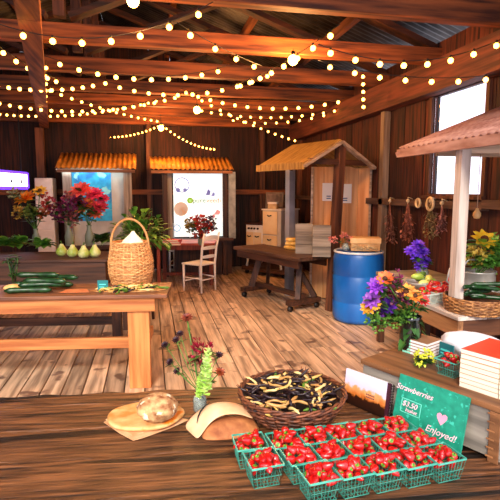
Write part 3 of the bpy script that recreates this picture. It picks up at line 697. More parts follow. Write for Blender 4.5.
m = MB(); m.box(-.028, .025, -.0015, 0, .05, .058); m.box(-.028, .01, -.0015, 0, .03, .037); m.build('lettering', mat('card_mint2', '58d8cc', rough=.6), nc)
# cucumbers and leafy stalks at the left
cum = mat('cucumber_skin', '0c2410', '1f4a20', sc=(30, 30, 30), rough=.35)
def cuke_mesh(L, r, m_): 
    b = MB(); n = 10; b.tube([((t-.5)*L, .05*L*math.sin(t*3.14), 0) for t in [i/n for i in range(n+1)]], [r*.3]+[r*(.9+.1*math.sin(i)) for i in range(1, n)]+[r*.35], 10); return b.build('cucumber', m_)
cks = [(28, 290, 0, .4), (42, 288, .03, .42), (34, 284, .0, .4), (52, 284, .0, .4), (45, 288, .06, .36), (38, 284, .08, .34), (58, 281, .035, .3)]
c1 = None
for k, (px, py, dz, L_) in enumerate(cks):
    q_ = P(px, py, TZL+.03); q_.z = TZL+.027+dz*1.0; lab = 'long dark green cucumber, %s in the heap on the left table' % ('front left', 'second layer front', 'rear left', 'rear right', 'upper front', 'uppermost', 'right end')[k]
    if c1 is None: c1 = cuke_mesh(.36, .025, cum); c1.location = q_; c1.rotation_euler = (0, 0, lrz+.05); tag(c1, lab, 'cucumber', 'cucumbers heaped on the left table')
    else: dup(c1, q_, (0, 0, lrz+rnd(-.15, .12)), lab)
q_ = P(14, 291, TZL); m = MB(); m.ball((0, 0, .028), (.075, .045, .03), 18, 10, f=lambda t, z: 1+.08*math.sin(4*t+z*3))
tag(m.build('onion', mat('tan_onion', 'c89448', 'e8c07c', rough=.4), loc=(q_.x, q_.y, TZL)), 'pale tan onion at the left end of the cucumber heap', 'vegetable')
q_ = P(14, 282, TZL); m = MB()
for k in range(46):
    t = rnd(0, 6.3); h_ = rnd(.04, .24); m.leaf((rnd(-.04, .04), rnd(-.03, .03), h_), (math.cos(t), math.sin(t), rnd(-.2, .6)), .06, .035, droop=.2)
for k in range(5): m.tube([(rnd(-.02, .02), rnd(-.02, .02), 0), (rnd(-.05, .05), rnd(-.03, .03), .22)], .005, 5)
tag(m.build('herb_bunch', green2, loc=(q_.x, q_.y, TZL)), 'upright bunch of dark green herbs behind the cucumber heap', 'herbs')

# ------------------------------------------------------------------ dark produce stand behind
prz = CZ(4); PC = P(122, 346, 0); q0 = corner_place(PC, prz, -1.5, .33); PL = 3.0
ps = thing('produce_stand', 'dark wooden produce stand with deep front board behind the orange table', 'table', q0, prz)
m = MB(); m.box(-PL/2, PL/2-.0, -.33, .33, .60, .64); m.build('shelf', dark_w, ps, bevel=.003)
m = MB(); m.box(-PL/2, PL/2-.14, -.32, .32, .641, .88); m.box(-PL/2, PL/2-.12, -.34, .34, .88, .905); m.build('display_box', wood('brown_box', '3a2216', '6e442c', 0, .6), ps, bevel=.003)
m = MB(); m.box(-PL/2, PL/2-.04, -.30, -.26, .22, .30); m.build('stretcher', dark_w, ps)
for sx in (-PL/2+.05, PL/2-.05):
    for sy in (-.28, .28): m = MB(); m.box(sx-.045, sx+.045, sy-.04, sy+.04, 0, .6); m.build('leg', dark_z, ps)
SZ = .906
# gourds
def pear(mb): mb.lathe([(0, 0), (.035, .004), (.058, .03), (.06, .055), (.042, .085), (.026, .108), (.02, .125), (.008, .132), (0, .13)], n=18)
pm = mat('pale_gourd', '9ab23a', 'e6e2a0', sc=(12, 12, 9), rough=.4)
g0 = None
for k, (px, py) in enumerate(((73, 257), (84, 258), (95, 257), (62, 256))):
    q_ = P(px, py, SZ); q_.z = SZ; lab = ('leftmost visible pale gourd in the row below the purple flowers', 'middle pale gourd in the row on the produce stand', 'right-end pale gourd in the row on the produce stand', 'pale gourd at the hidden left end of the row')[k]
    if g0 is None:
        m = MB(); pear(m); g0 = m.build('pale_gourd', pm, loc=q_); tag(g0, lab, 'gourd', 'pale gourds in a row'); s_ = MB(); s_.tube([(0, 0, .125), (.004, 0, .15), (.012, 0, .16)], [.006, .005, .007], 6); s_.build('stem', stemm, g0)
    else: dup(g0, q_, (0, 0, rnd(0, 6)), lab)
def lettuce(px, py, z, r, label, m_=None, n=46, name='leafy_greens'):
    q_ = P(px, py, z); m = MB()
    for k in range(n):
        t = rnd(0, 6.3); e_ = rnd(.1, 1.3); m.leaf((rnd(-.3, .3)*r, rnd(-.3, .3)*r, r*.25), (math.cos(t)*math.cos(e_), math.sin(t)*math.cos(e_), math.sin(e_)), r*rnd(.8, 1.2), r*.6, droop=.35)
    return tag(m.build(name, m_ or green1, loc=(q_.x, q_.y, z+.01)), label, 'vegetable')
lettuce(4, 250, SZ, .17, 'leafy green lettuce at the left end of the produce stand')
lettuce(20, 248, SZ, .16, 'frilly green lettuce second from the left on the produce stand')
lettuce(42, 250, SZ, .15, 'green lettuce under the orange flowers on the produce stand')
lettuce(102, 245, SZ, .17, 'dark leafy greens at the right end of the produce stand', green2)
def vase(px, py, z, h, r, label, m_=None, back=0):
    q_ = P(px, py, z)+head*back; q_.z = z; v = MB()
    v.lathe([(0, .001), (r*.8, .001), (r, h*.15), (r, h*.5), (r*.55, h*.75), (r*.5, h*.92), (r*.62, h), (r*.55, h), (r*.42, h*.9), (r*.47, h*.74), (r*.88, h*.48), (r*.85, h*.15), (0, h*.06)], n=24)
    tag(v.build('glass_vase', m_ or glassm, loc=q_), label, 'vase'); return q_
milk = mat('cloudy_glass', 'b9c4a8', rough=.1, trans=.6)
q_ = vase(33, 247, SZ, .22, .05, 'glass vase of orange sunflowers at the left of the produce stand', milk, .1); top = q_+Vector((0, 0, .2)); dv = q_.dot(head)
GO = 'flowers in the sunflower vase'
for (px, py, r, k, a, b_, lab) in ((26, 199, .085, 'dahlia', 'f47808', 'fca020', 'large orange sunflower facing out at the left of the stand'), (40, 191, .05, 'daisy', 'e0a020', 'f0c850', 'golden flower above the large orange sunflower'),
        (15, 194, .05, 'spray', '8a8a58', 'c0c090', 'pale seed-head spray left of the large orange sunflower'), (47, 203, .06, 'spray', '8a1c28', 'c84838', 'red flower spray right of the large orange sunflower'),
        (33, 212, .06, 'spray', '3c5a20', '7a8a30', 'green filler spray below the large orange sunflower'), (20, 212, .05, 'spray', 'a87828', 'd8b040', 'tan filler spray under the orange sunflower'), (43, 214, .05, 'spray', '7a3020', 'c06830', 'rusty filler spray at the right in the sunflower vase')):
    flower(top, D(px, py, dv+rnd(-.06, .06)), r, k, a, b_, lab, GO, 6, lm=green2, sr=.004)
q_ = vase(66, 247, SZ, .26, .055, 'glass vase of dark purple flowers on the produce stand', milk, .12); top = q_+Vector((0, 0, .24)); dv = q_.dot(head)
for k, (px, py) in enumerate(((62, 205), (70, 198), (75, 210), (60, 216), (68, 213), (80, 204), (56, 211), (73, 219))):
    flower(top, D(px, py, dv+rnd(-.06, .06)), .055, 'spray', ('5a1030', '8a2858', '6a1c48')[k % 3], ('a83a70', 'd07858', '8a3060')[k % 3], 'dark purple flower spray in the middle vase on the produce stand', 'purple flowers in the middle vase', 5, lm=green2, sr=.004)
q_ = vase(86, 247, SZ, .26, .055, 'glass vase of pink and coral dahlias right of the purple flowers', milk, .14); top = q_+Vector((0, 0, .24)); dv = q_.dot(head)
for k, (px, py, r, a, b_) in enumerate(((81, 191, .085, 'e0303c', 'f87860'), (94, 195, .075, 'd82450', 'f05078'), (88, 204, .07, 'e8501c', 'f89840'), (99, 207, .07, 'c81c40', 'e84c58'), (83, 208, .07, 'f0602c', 'f89850'), (103, 199, .05, 'b81844', 'e04870'), (95, 214, .06, 'e0582c', 'f08850'), (77, 200, .06, 'c01c50', 'e05080'))):
    flower(top, D(px, py, dv+rnd(-.08, .05)), r, 'dahlia', a, b_, ('large coral dahlia at the top left of the pink bouquet', 'hot pink dahlia at the top right of the pink bouquet', 'orange dahlia in the middle of the pink bouquet', 'crimson dahlia at the right of the pink bouquet', 'orange-coral dahlia low left in the pink bouquet', 'small pink dahlia at the far right edge of the pink bouquet', 'low orange dahlia of the pink bouquet', 'magenta dahlia at the left of the pink bouquet')[k], 'dahlias in the pink bouquet', 4, lm=green2, sr=.004)
# leafy plant on a stool
q_ = P(136, 300, 0); q_ = G(-1.33, 5.75); stl = thing('plant_stool', 'dark wooden stool holding the leafy plant behind the tall basket', 'stool', q_, -YAW)
m = MB(); m.lathe([(0, .66), (.17, .66), (.17, .70), (0, .70)], n=24, smooth=False); m.build('seat', dark_w, stl)
for k in range(4): t = k*math.pi/2+.7; m = MB(); m.tube([(.11*math.cos(t), .11*math.sin(t), .66), (.16*math.cos(t), .16*math.sin(t), 0)], .018, 8); m.build('leg', dark_z, stl)
pl = thing('potted_plant', 'bushy green leafy plant behind the tall woven basket', 'plant', (q_.x, q_.y, .70))
m = MB(); m.lathe([(0, 0), (.09, 0), (.12, .17), (.13, .18), (.11, .18), (.10, .16), (0, .15)], n=24); m.build('pot', mat('terracotta', '6a3018', '8a4424', rough=.8), pl)
m = MB()
for k in range(330):
    t = rnd(0, 6.28); e_ = rnd(-.25, 1.4); v_ = Vector((math.cos(t)*math.cos(e_), math.sin(t)*math.cos(e_), math.sin(e_))); rr = rnd(.12, .33); q2 = Vector((v_.x*rr*1.05, v_.y*rr*.9, .30+v_.z*rr*1.05))
    m.leaf(q2, v_+Vector((rnd(-.5, .5), rnd(-.5, .5), rnd(-.3, .3))), rnd(.09, .14), .065, droop=.4)
for k in range(14):
    t = k*.45; m.tube([(0, 0, .15), (.08*math.cos(t), .08*math.sin(t), .3), (.2*math.cos(t), .2*math.sin(t), rnd(.35, .55))], .005, 5)
m.build('foliage', green1, pl)

# ------------------------------------------------------------------ back wall: lit sign, cabinet, two shelters
a = D(-34, 162, 6.2); b_ = D(24, 177, 8.0); a2 = D(-34, 190, 6.2); b2 = D(22, 186.5, 8.0)
ls = thing('light_box_sign', 'glowing white light-box sign with violet edge on the left', 'sign', (b_.x, b_.y, b2.z))
ang = math.atan2(a.y-b_.y, a.x-b_.x); Ls = (Vector((a.x, a.y))-Vector((b_.x, b_.y))).length; hs = b_.z-b2.z+.04
ls.rotation_euler = (0, 0, ang)
m = MB(); m.box(0, Ls, -.05, .05, 0, hs); m.build('lit_panel', mat('sign_glow', 'f4f0ff', rough=.5, em=3.0), ls)
m = MB(); m.box(-.06, -.001, -.055, .055, -.03, hs+.03); m.box(0, Ls, -.055, .055, -.05, -.001); m.box(0, Ls, -.055, .055, hs+.001, hs+.04); m.build('violet_edge', mat('violet_glow', '5a30d0', rough=.5, em=1.6), ls)
for k, xx in enumerate((.25, .62)):
    m = MB(); m.poly([(xx-.05, .052, .05), (xx+.04, .052, .05), (xx, .052, .14)], (0, .003, 0)); m.build('symbol', mat('sign_ink', '40404a', rough=.6), ls)
for x_ in (.1, Ls-.3): m = MB(); m.bar((x_, 0, hs+.04), (x_, 0, 2.93-b2.z), .015, .015); m.build('hanging_rod', black_m, ls)
p0 = WY(36, 200, 9.2); p1 = WY(54, 200, 9.2)
ec = thing('white_cabinet', 'tall white cabinet against the left wall post behind the sunflowers', 'cabinet', ((p0.x+p1.x)/2, 9.3, 0))
hw = (p1.x-p0.x)/2; zt = zat(Vector(((p0.x+p1.x)/2, 9.2, 0)), 178)
m = MB(); m.box(-hw, hw, -.15, .2, 0, zt); m.build('body', white_p, ec, bevel=.01)
m = MB(); m.box(-hw+.02, hw-.02, -.165, -.151, .9, zt-.03); dro = m.build('door', white_p, ec, bevel=.003); m = MB(); m.box(-hw+.05, -hw+.13, -.185, -.166, zt-.22, zt-.19); m.build('handle', black_m, dro)
m = MB(); m.box(-hw+.02, hw-.02, -.165, -.151, .1, .88); m.build('door', white_p, ec, bevel=.003)
orr = mat('orange_roofing', 'a0641c', 'd08c30', sc=(4, 4, 4), rough=.5)
def shelter_back(label, pxl, pxr, pyt, pye, pxl2, pxr2, Ye, Yr):
    e0, e1 = WY(pxl, pye, Ye), WY(pxr, pye+1, Ye); r0, r1 = WY(pxl2, pyt, Yr), WY(pxr2, pyt, Yr)
    xm = (e0.x+e1.x)/2; root = thing('vendor_shelter', label, 'shelter', (xm, (Ye+Yr)/2, 0)); ox, oy = xm, (Ye+Yr)/2
    hw = (e1.x-e0.x)/2; ze = e0.z; zr = r0.z
    m = MB(); corr(m, (-hw, Ye-oy, ze), (2*hw, 0, 0), (0, Yr-Ye, zr-ze), 0, .012, .085, .006); m.build('corrugated_roof', orr, root)
    m = MB(); m.box(-hw+.02, hw-.02, Ye-oy+.03, Ye-oy+.06, ze-.07, ze-.02); m.build('fascia', edge_w, root)
    return root, ox, oy, hw, ze, zr
root, ox, oy, hw, ze, zr = shelter_back('shelter with orange ribbed roof and blue picture at the left', 55, 136, 153, 168, 56, 133, 8.85, 9.5)
yf = .0
for s_ in (-1, 1): m = MB(); m.box(s_*(hw-.16)-.07, s_*(hw-.16)+.07, -.2, -.08, 0, ze+.02); m.build('post', grey_z, root)
m = MB(); m.box(-hw+.10, hw-.10, -.07, -.04, .6, ze+.1); m.build('back_panel', mat('pale_grey_board', 'a8aca4', 'c9cdc6', sc=(3, 3, 2), rough=.7), root)
m = MB(); m.box(-hw+.08, hw-.08, -.28, -.21, .55, .62); m.build('shelf', dark_w, root)
a = WY(68, 172, oy-.09); b_ = WY(112, 207, oy-.09)
m = MB(); m.box(a.x, b_.x, oy-.09, oy-.072, b_.z-.25, a.z)
bp = m.build('blue_picture', mat('blue_abstract', '0878c8', '28c0f4', sc=(4, 4, 4), rough=.5, lo=.4, hi=.6, spots=('90ecf8', 5, .60))); tag(bp, 'bright blue abstract picture hanging in the left shelter', 'picture')
def tube_lamp(x0, x1, y, z, label):
    l_ = thing('tube_lamp', label, 'lamp', ((x0+x1)/2, y, z)); h = (x1-x0)/2
    m = MB(); m.tube([(-h, 0, 0), (h, 0, 0)], .014, 10); m.build('tube', mat('tube_glow', 'f2fbff', em=9), l_)
    m = MB(); m.box(-h-.02, h+.02, -.02, .03, .016, .035); m.build('fitting', white_p, l_)
tube_lamp(a.x-.15, b_.x+.2, oy-.24, ze-.045, 'white tube lamp under the roof edge above the blue picture')
root, ox, oy, hw, ze, zr = shelter_back('shelter with orange ribbed roof over the bright white poster', 150, 234, 157, 169, 158, 229, 8.75, 9.4)
for px in (165, 225): q_ = WY(px, 200, oy-.15); m = MB(); m.box(q_.x-ox-.045, q_.x-ox+.045, -.2, -.1, 0, ze+.03); m.build('post', dark_z, root)
q_ = WY(170, 200, oy-.12); m = MB(); m.box(q_.x-ox-.04, q_.x-ox+.04, -.1, -.06, .6, ze); m.build('pale_stile', grey_z, root)
a = WY(228, 172, 8.9); b_ = WY(234, 235, 8.9)
m = MB(); m.box(a.x-ox, b_.x-ox+.02, -.25, -.2, .7, a.z); m.build('side_panel', mat('mirror_grey', '8a9088', 'b4bab0', rough=.3), root)
a = WY(173, 171, oy-.12); b_ = WY(224, 236, oy-.12)
m = MB(); m.box(a.x-ox-.2, b_.x-ox+.15, -.3, -.1, b_.z-.08, b_.z-.02); m.build('sill', dark_w, root)
m = MB(); m.box(a.x-ox, b_.x-ox+.16, -.05, 0, .0, b_.z-.09); m.build('base_panel', dark_z, root)
po = thing('lit_poster', 'bright white illuminated poster with round logos in the right-hand back shelter', 'poster', ((a.x+b_.x)/2, oy-.13, b_.z))
pw, ph = (b_.x-a.x)/2, a.z-b_.z
m = MB(); m.box(-pw, pw, 0, .04, 0, ph); m.build('panel', mat('poster_white', 'eafcff', rough=.5, em=.48), po)
def rel(px, py): q = WY(px, py, oy-.13); return q.x-(a.x+b_.x)/2, q.z-b_.z
def disc(px, py, r, c, ring=False, nm='round_logo'):
    x_, z_ = rel(px, py); m = MB(); n = 20
    if ring: m.tube([(x_+r*math.cos(i*2*math.pi/n), -.004, z_+r*math.sin(i*2*math.pi/n)) for i in range(n) if not 3 < i < 8 or True], .008, 4, closed=True)
    else: m.poly([(x_+r*math.cos(i*2*math.pi/n), -.001, z_+r*math.sin(i*2*math.pi/n)) for i in range(n)], (0, -.004, 0))
    m.build(nm, mat('ink_'+c, c, rough=.6, em=.2), po)
disc(182, 185, .13, '6c7ccc', True); disc(181, 209, .13, 'd0c0ae'); disc(183, 211, .07, 'e0b088'); disc(190, 200.5, .055, '9ccc3c'); disc(190, 200.5, .028, 'e8f8d0')
disc(177, 228, .06, '7cacd8', True); disc(178, 190, .04, '7a8ad0'); disc(185, 190, .035, '7a8ad0')
def wx(px, py, w_, h_, c):
    x_, z_ = rel(px, py); m = MB(); m.poly([(x_-w_, -.001, z_-h_), (x_+w_*.6, -.001, z_-h_), (x_+w_, -.001, z_+h_*.2), (x_, -.001, z_+h_), (x_-w_*.4, -.001, z_)], (0, -.004, 0)); m.build('painted_mark', mat('ink_'+c, c, rough=.6, em=.2), po)
wx(208, 192, .05, .06, '6a78c8'); wx(213, 194, .04, .04, '8a94d8'); wx(217, 212, .07, .05, 'e8a8a8'); wx(213, 216, .05, .03, 'e08890')
x_, z_ = rel(204, 200.5)
text_mesh('pure', .13, 'lettering', mat('ink_green', '3a7a2a', rough=.6, em=.2), po, (x_-.09, -.003, z_), (R(90), 0, 0)); text_mesh('veedi', .13, 'lettering', mat('ink_orange', 'c87a2a', rough=.6, em=.25), po, (x_+.18, -.003, z_), (R(90), 0, 0))

# ------------------------------------------------------------------ red table and ladder-back chairs
rc = G(-.97, 8.35); rc = P(188, 282, 0); rt_ = thing('red_table', 'small red-topped table in front of the lit poster', 'table', rc, CZ(0))
zt = .72
m = MB(); m.box(-.52, .5, -.34, .34, zt-.035, zt); m.build('tabletop', mat('red_orange_paint', 'a83818', 'd05a2c', sc=(5, 5, 5), rough=.4), rt_, bevel=.004)
rdz = wood('red_brown_leg', '5a2414', '8a3c20', 2); m = MB(); m.box(-.47, .45, -.29, -.265, zt-.12, zt-.036); m.box(-.47, .45, .265, .29, zt-.12, zt-.036); m.box(-.47, -.445, -.265, .265, zt-.12, zt-.036); m.box(.425, .45, -.265, .265, zt-.12, zt-.036); m.build('apron', rdz, rt_)
for sx in (-.45, .43):
    for sy in (-.27, .27): m = MB(); m.box(sx-.028, sx+.028, sy-.028, sy+.028, 0, zt-.036); m.build('leg', rdz, rt_)
m = MB(); m.box(-.45, .43, -.02, .02, .12, .17); m.build('stretcher', rdz, rt_)
def chair(label, loc, rz, mt):
    r_ = thing('ladder_back_chair', label, 'chair', loc, rz, 'ladder-back chairs at the red table')
    m = MB(); m.hexa([(-.17, -.19, .43), (-.2, .2, .43), (.2, .2, .43), (.17, -.19, .43)][::-1] and [(-.17, -.19, .425), (.17, -.19, .425), (.21, .2, .425), (-.21, .2, .425)], [(-.17, -.19, .455), (.17, -.19, .455), (.21, .2, .455), (-.21, .2, .455)]); m.build('seat', mt, r_, bevel=.01)
    for s in (-1, 1):
        m = MB(); m.tube([(s*.185, .175, 0), (s*.185, .175, .2), (s*.185, .175, .424)], [.014, .019, .019], 8); m.build('leg', mt, r_)
        m = MB(); m.tube([(s*.16, -.19, 0), (s*.16, -.18, .43), (s*.165, -.215, .7), (s*.17, -.27, .94)], [.015, .02, .019, .015], 8); m.build('leg', mt, r_)
    for z, h, yy in ((.56, .05, -.19), (.70, .055, -.213), (.85, .08, -.25)):
        m = MB(); n = 8; vs = []
        for i in range(n+1):
            x = -.16+.32*i/n; bow = -.025*math.sin(math.pi*i/n); arch = h*(.6+.4*math.sin(math.pi*i/n)); vs += [(x, yy+bow-.008, z-h*.35), (x, yy+bow+.008, z-h*.35), (x, yy+bow+.008, z+arch*.65), (x, yy+bow-.008, z+arch*.65)]
        fs = [(3, 2, 1, 0), (n*4, n*4+1, n*4+2, n*4+3)]
        for i in range(n):
            for k in range(4): fs.append((i*4+k, i*4+(k+1) % 4, i*4+4+(k+1) % 4, i*4+4+k))
        m.add(vs, fs); m.build('back_slat', mt, r_)
    for (p, q) in (((-.185, .175, .16), (.185, .175, .16)), ((-.185, .175, .22), (-.16, -.185, .22)), ((.185, .175, .22), (.16, -.185, .22)), ((-.16, -.185, .2), (.16, -.185, .2))):
        m = MB(); m.tube([p, q], .011, 6); m.build('stretcher', mt, r_)
    return r_
cw = mat('cream_chair', 'f8efdc', 'fffaf0', sc=(9, 9, 9), rough=.5)
chair('cream ladder-back chair pulled out at the right of the red table', P(200, 290, 0), CZ(52), cw)
chair('cream ladder-back chair behind the left side of the red table', P(181, 272, 0)+head*.0, CZ(180), cw)
dt = rc.dot(head)
bk0 = P(172, 245, zt); nm = ('bottom', 'middle', 'top')
for k in range(3):
    q = Vector((bk0.x, bk0.y, zt+k*.032+.001)); b = thing('red_book', '%s red book of the pile on the red table' % nm[k], 'book', q, CZ(5-k*9), 'red books on the red table')
    m = MB(); m.box(-.14, .14, -.09, .09, 0, .028); m.build('cover', redc, b, bevel=.002); m = MB(); m.box(-.135, .141, -.092, -.0901, .004, .024); m.build('page_block', pgs, b)
q_ = vase(201, 245, zt, .2, .05, 'glass jar of red flowers on the red table', milk); top = q_+Vector((0, 0, .17)); dv = q_.dot(head)
for k, (px, py, r, a, b_) in enumerate(((200, 222, .08, '8a1414', 'c83a28'), (194, 228, .07, '5a3a14', '8a7a2c'), (204, 229, .07, 'a01c1c', 'd04830'), (210, 221, .05, '3a1c3c', '5a3450'), (189, 224, .05, '8a7a30', 'b8a850'), (212, 228, .05, '2a1420', '50283c'), (199, 235, .06, '8a2414', 'c04824'))):
    flower(top, D(px, py, dv+rnd(-.04, .04)), r, 'spray', a, b_, ('red flower spray tallest in the jar on the red table', 'olive spray left in the jar on the red table', 'red flower spray right of centre on the red table', 'dark plum spray at the upper right on the red table', 'yellow-green spray at the far left on the red table', 'dark berry spray at the far right on the red table', 'low rusty spray at the jar neck on the red table')[k], 'flowers in the jar on the red table', 3, lm=green2, sr=.004)
# ------------------------------------------------------------------ vintage stove in the corner
sa = R(-40); near = G(.54, 8.6); srz = sa-YAW
su = Vector((math.cos(srz), math.sin(srz), 0)); sv = Vector((-su.y, su.x, 0)); n0 = near
pf = thing('stove_platform', 'low dark wheeled platform under the cream stove', 'platform', n0-su*.85, srz)
m = MB(); m.box(-.05, .98, -.02, .62, .08, .15); m.build('deck', dark_w, pf)
for x_ in (.02, .9):
    for y_ in (.06, .55): m = MB(); m.tube([(x_-.02, y_, .04), (x_+.02, y_, .04)], .039, 14); m.build('wheel', black_m, pf)
sv_ = thing('vintage_stove', 'cream enamel vintage range with tall oven at right on curved legs', 'stove', n0-su*.83+sv*.03+Vector((0, 0, .151)), srz)
m = MB(); m.box(0, .40, 0, .5, .36, .80); m.build('cooktop_body', white_p, sv_, bevel=.01)
m = MB(); m.box(-.01, .40, -.015, .5, .801, .825); m.build('cooktop', mat('dark_brown_enamel', '3a2018', '5a3424', rough=.3), sv_)
m = MB(); m.box(.402, .83, 0, .55, .36, 1.08); m.build('oven_body', mat('grey_cream', 'b8b0a0', 'd4ccbc', sc=(3, 3, 3), rough=.45), sv_, bevel=.01)
m = MB(); m.box(.39, .845, -.015, .57, 1.081, 1.105); m.build('oven_top', white_p, sv_)
for (x0, x1, z0, z1) in ((.02, .19, .40, .66), (.205, .38, .40, .66), (.42, .75, .40, .62), (.42, .75, .64, 1.06)):
    m = MB(); m.box(x0, x1, -.018, -.001, z0, z1); d_ = m.build('door', cream_p, sv_, bevel=.006); m = MB(); m.tube([((x0+x1)/2-.045, -.03, z1-.07), ((x0+x1)/2, -.045, z1-.085), ((x0+x1)/2+.045, -.03, z1-.07)], .011, 6); m.build('handle', black_m, d_)
for x_ in (.08, .15, .22, .30):
    m = MB(); m.tube([(x_, -.001, .73), (x_, -.03, .73)], .018, 10); m.build('knob', black_m, sv_)
for x_ in (.02, .80):
    for y_ in (.03, .47):
        m = MB(); m.tube([(x_, y_, .365), (x_-.0, y_, .25), (x_, y_, .1), (x_+(.02 if x_ > .1 else -.02), y_, 0)], [.045, .033, .02, .026], 8); m.build('leg', white_p, sv_)
q_ = n0-su*.30+sv*.3; fz = .151+1.106
fr = thing('picture_frame', 'dark framed picture leaning on top of the vintage stove', 'picture', (q_.x, q_.y, fz+.003), srz+.25); fr.rotation_euler = (-.12, 0, srz+.25)
m = MB(); m.box(-.24, .12, 0, .02, 0, .30); m.build('frame', mat('grey_brown_frame', '5a4a40', '7a6858', rough=.6), fr); m = MB(); m.box(-.21, .09, -.004, -.0005, .03, .27); m.build('print', mat('dark_print', '4a3a34', '8a7466', sc=(6, 6, 6), rough=.4), fr)
q_ = n0-su*.25+sv*.12; m = MB(); m.box(-.09, .09, -.04, .04, 0, .12); b_ = m.build('recipe_box', mat('tan_box', 'b89468', 'd8bc8c', rough=.5), loc=(q_.x, q_.y, fz), rz=srz+.2, bevel=.005); tag(b_, 'small tan box in front of the frame on the stove', 'box')
m = MB(); m.box(-.094, .094, -.044, .044, .09, .125); m.build('lid', white_p, b_)

# ------------------------------------------------------------------ centre shelter with wheeled work table
qrz = R(34)-YAW; gu = Vector((math.cos(qrz), math.sin(qrz), 0)); gv = Vector((-gu.y, gu.x, 0))   # gu along the gable, gv back-left along the ridge
e0 = G(.65, 5.9); gw = 1.2; rl = .96; ze, zr = 1.90, 2.215
cs_ = thing('gabled_shelter', 'open gabled market shelter with brown shingle roof behind the blue barrel', 'shelter', e0, qrz)
shing = mat('roof_shingle', '84622c', 'b08a48', sc=(6, 30, 6), rough=.7, bump=.4)
rim_w = wood('rake_board', '8a7460', 'c0a890', 0)
def gable_roof(root, gw, rl, ze, zr, m1, m2, th=.03, half=True, asym=.5, ov=0):
    ax = gw*asym
    m = MB(); m.hexa([(0, 0, ze), (ax, 0, zr), (ax, rl, zr), (0, rl, ze)], [(0, 0, ze+th), (ax, 0, zr+th), (ax, rl, zr+th), (0, rl, ze+th)]); m.build('roof_panel', m1, root)
    m = MB(); m.hexa([(ax, 0, zr), (gw, 0, ze), (gw, rl, ze), (ax, rl, zr)], [(ax, 0, zr+th), (gw, 0, ze+th), (gw, rl, ze+th), (ax, rl, zr+th)]); m.build('roof_panel', m1, root)
    m = MB(); m.bar((-.02, -.02, ze-.01), (ax, -.02, zr-.01), .035, .085, (0, 1, 0)); m.build('rake_board', m2, root)
    m = MB(); m.bar((ax, -.02, zr-.01), (gw+.02, -.02, ze-.01), .035, .085, (0, 1, 0)); m.build('rake_board', m2, root)
    m = MB(); m.box(-.035, -.005, -.02, rl, ze-.05, ze+.035); m.build('eave_board', shing, root)
    m = MB(); m.box(gw*.08, gw*.92, .0, .04, ze+.02, ze+.09); m.build('tie_board', dark_w, root)
gable_roof(cs_, gw, rl, ze, zr, shing, rim_w)
def gl(p): d = p-e0; return d.dot(gu), d.dot(gv)
x_, y_ = gl(G(1.17, 6.30)); x2_, y2_ = gl(G(1.075, 6.27)); m = MB(); m.bar((x2_, y2_, 0), (x_, y_, zr-.03), .11, .10, (0, 1, 0)); m.build('post', post_w, cs_, bevel=.004)
x_, y_ = gl(G(.60, 7.22)); m = MB(); m.box(x_-.055, x_+.055, y_-.05, y_+.05, 0, ze+.02); m.build('post', mat('pale_steel', '8c94a0', 'c4ccd8', sc=(2, 2, 2), rough=.35, metal=.5), cs_, bevel=.004)
m = MB()
m.bar((x_, y_, ze+.0), (gw*.5, rl, ze+.06), .05, .07); m.build('rear_tie', dark_w, cs_)
# plywood panel with notices
pa, pb = D(313, 200, 7.0), D(369, 200, 6.75)
prz_ = math.atan2(pb.y-pa.y, pb.x-pa.x); pln = (Vector((pb.x, pb.y))-Vector((pa.x, pa.y))).length
ppn = thing('plywood_panel', 'tall orange plank panel standing behind the gabled shelter posts', 'panel', (pa.x, pa.y, 0), prz_)
m = MB(); n = 5
for k in range(n): m.box(pln*k/n+.002, pln*(k+1)/n-.002, 0, .025, .02, 1.93)
m.build('planks', wood('plank_light_tint', 'd08a4c', 'f0b678', 2, .6, .6, var=.12), ppn)  # plank colour raised to stand in for lamp light on the panel
m = MB(); m.box(0, pln, .026, .06, .02, .1); m.box(0, pln, .026, .06, 1.5, 1.58); m.box(-.03, 0, -.01, .06, 0, 1.93); m.box(pln, pln+.03, -.01, .06, 0, 1.93); m.build('frame', rim_w, ppn)
for k, (a, b_, c_, d_) in enumerate(((321.5, 183, 334.5, 201), (338, 184, 352, 203))):
    f_ = lambda px: ((Vector((D(px, 200, 6.9).x, D(px, 200, 6.9).y))-Vector((pa.x, pa.y))).dot(Vector((math.cos(prz_), math.sin(prz_)))))
    x0, x1 = f_(a), f_(c_); z1 = zat(G(1, 6.9), b_); z0 = zat(G(1, 6.9), d_)
    q_ = Vector((pa.x, pa.y, 0))+Vector((math.cos(prz_), math.sin(prz_), 0))*x0
    no = thing('paper_notice', '%s white paper notice pinned to the orange plank panel' % ('left' if k == 0 else 'right'), 'notice', (q_.x, q_.y, z0), prz_)
    m = MB(); m.box(0, x1-x0, -.005, -.001, 0, z1-z0); m.build('sheet', paper_w, no)
    m = MB()
    for j in range(2): m.box((x1-x0)*.35, (x1-x0)*.7, -.0065, -.005, .03+j*.03, .045+j*.03)
    m.build('print', mat('blue_ink', '3a5a90', rough=.7), no)
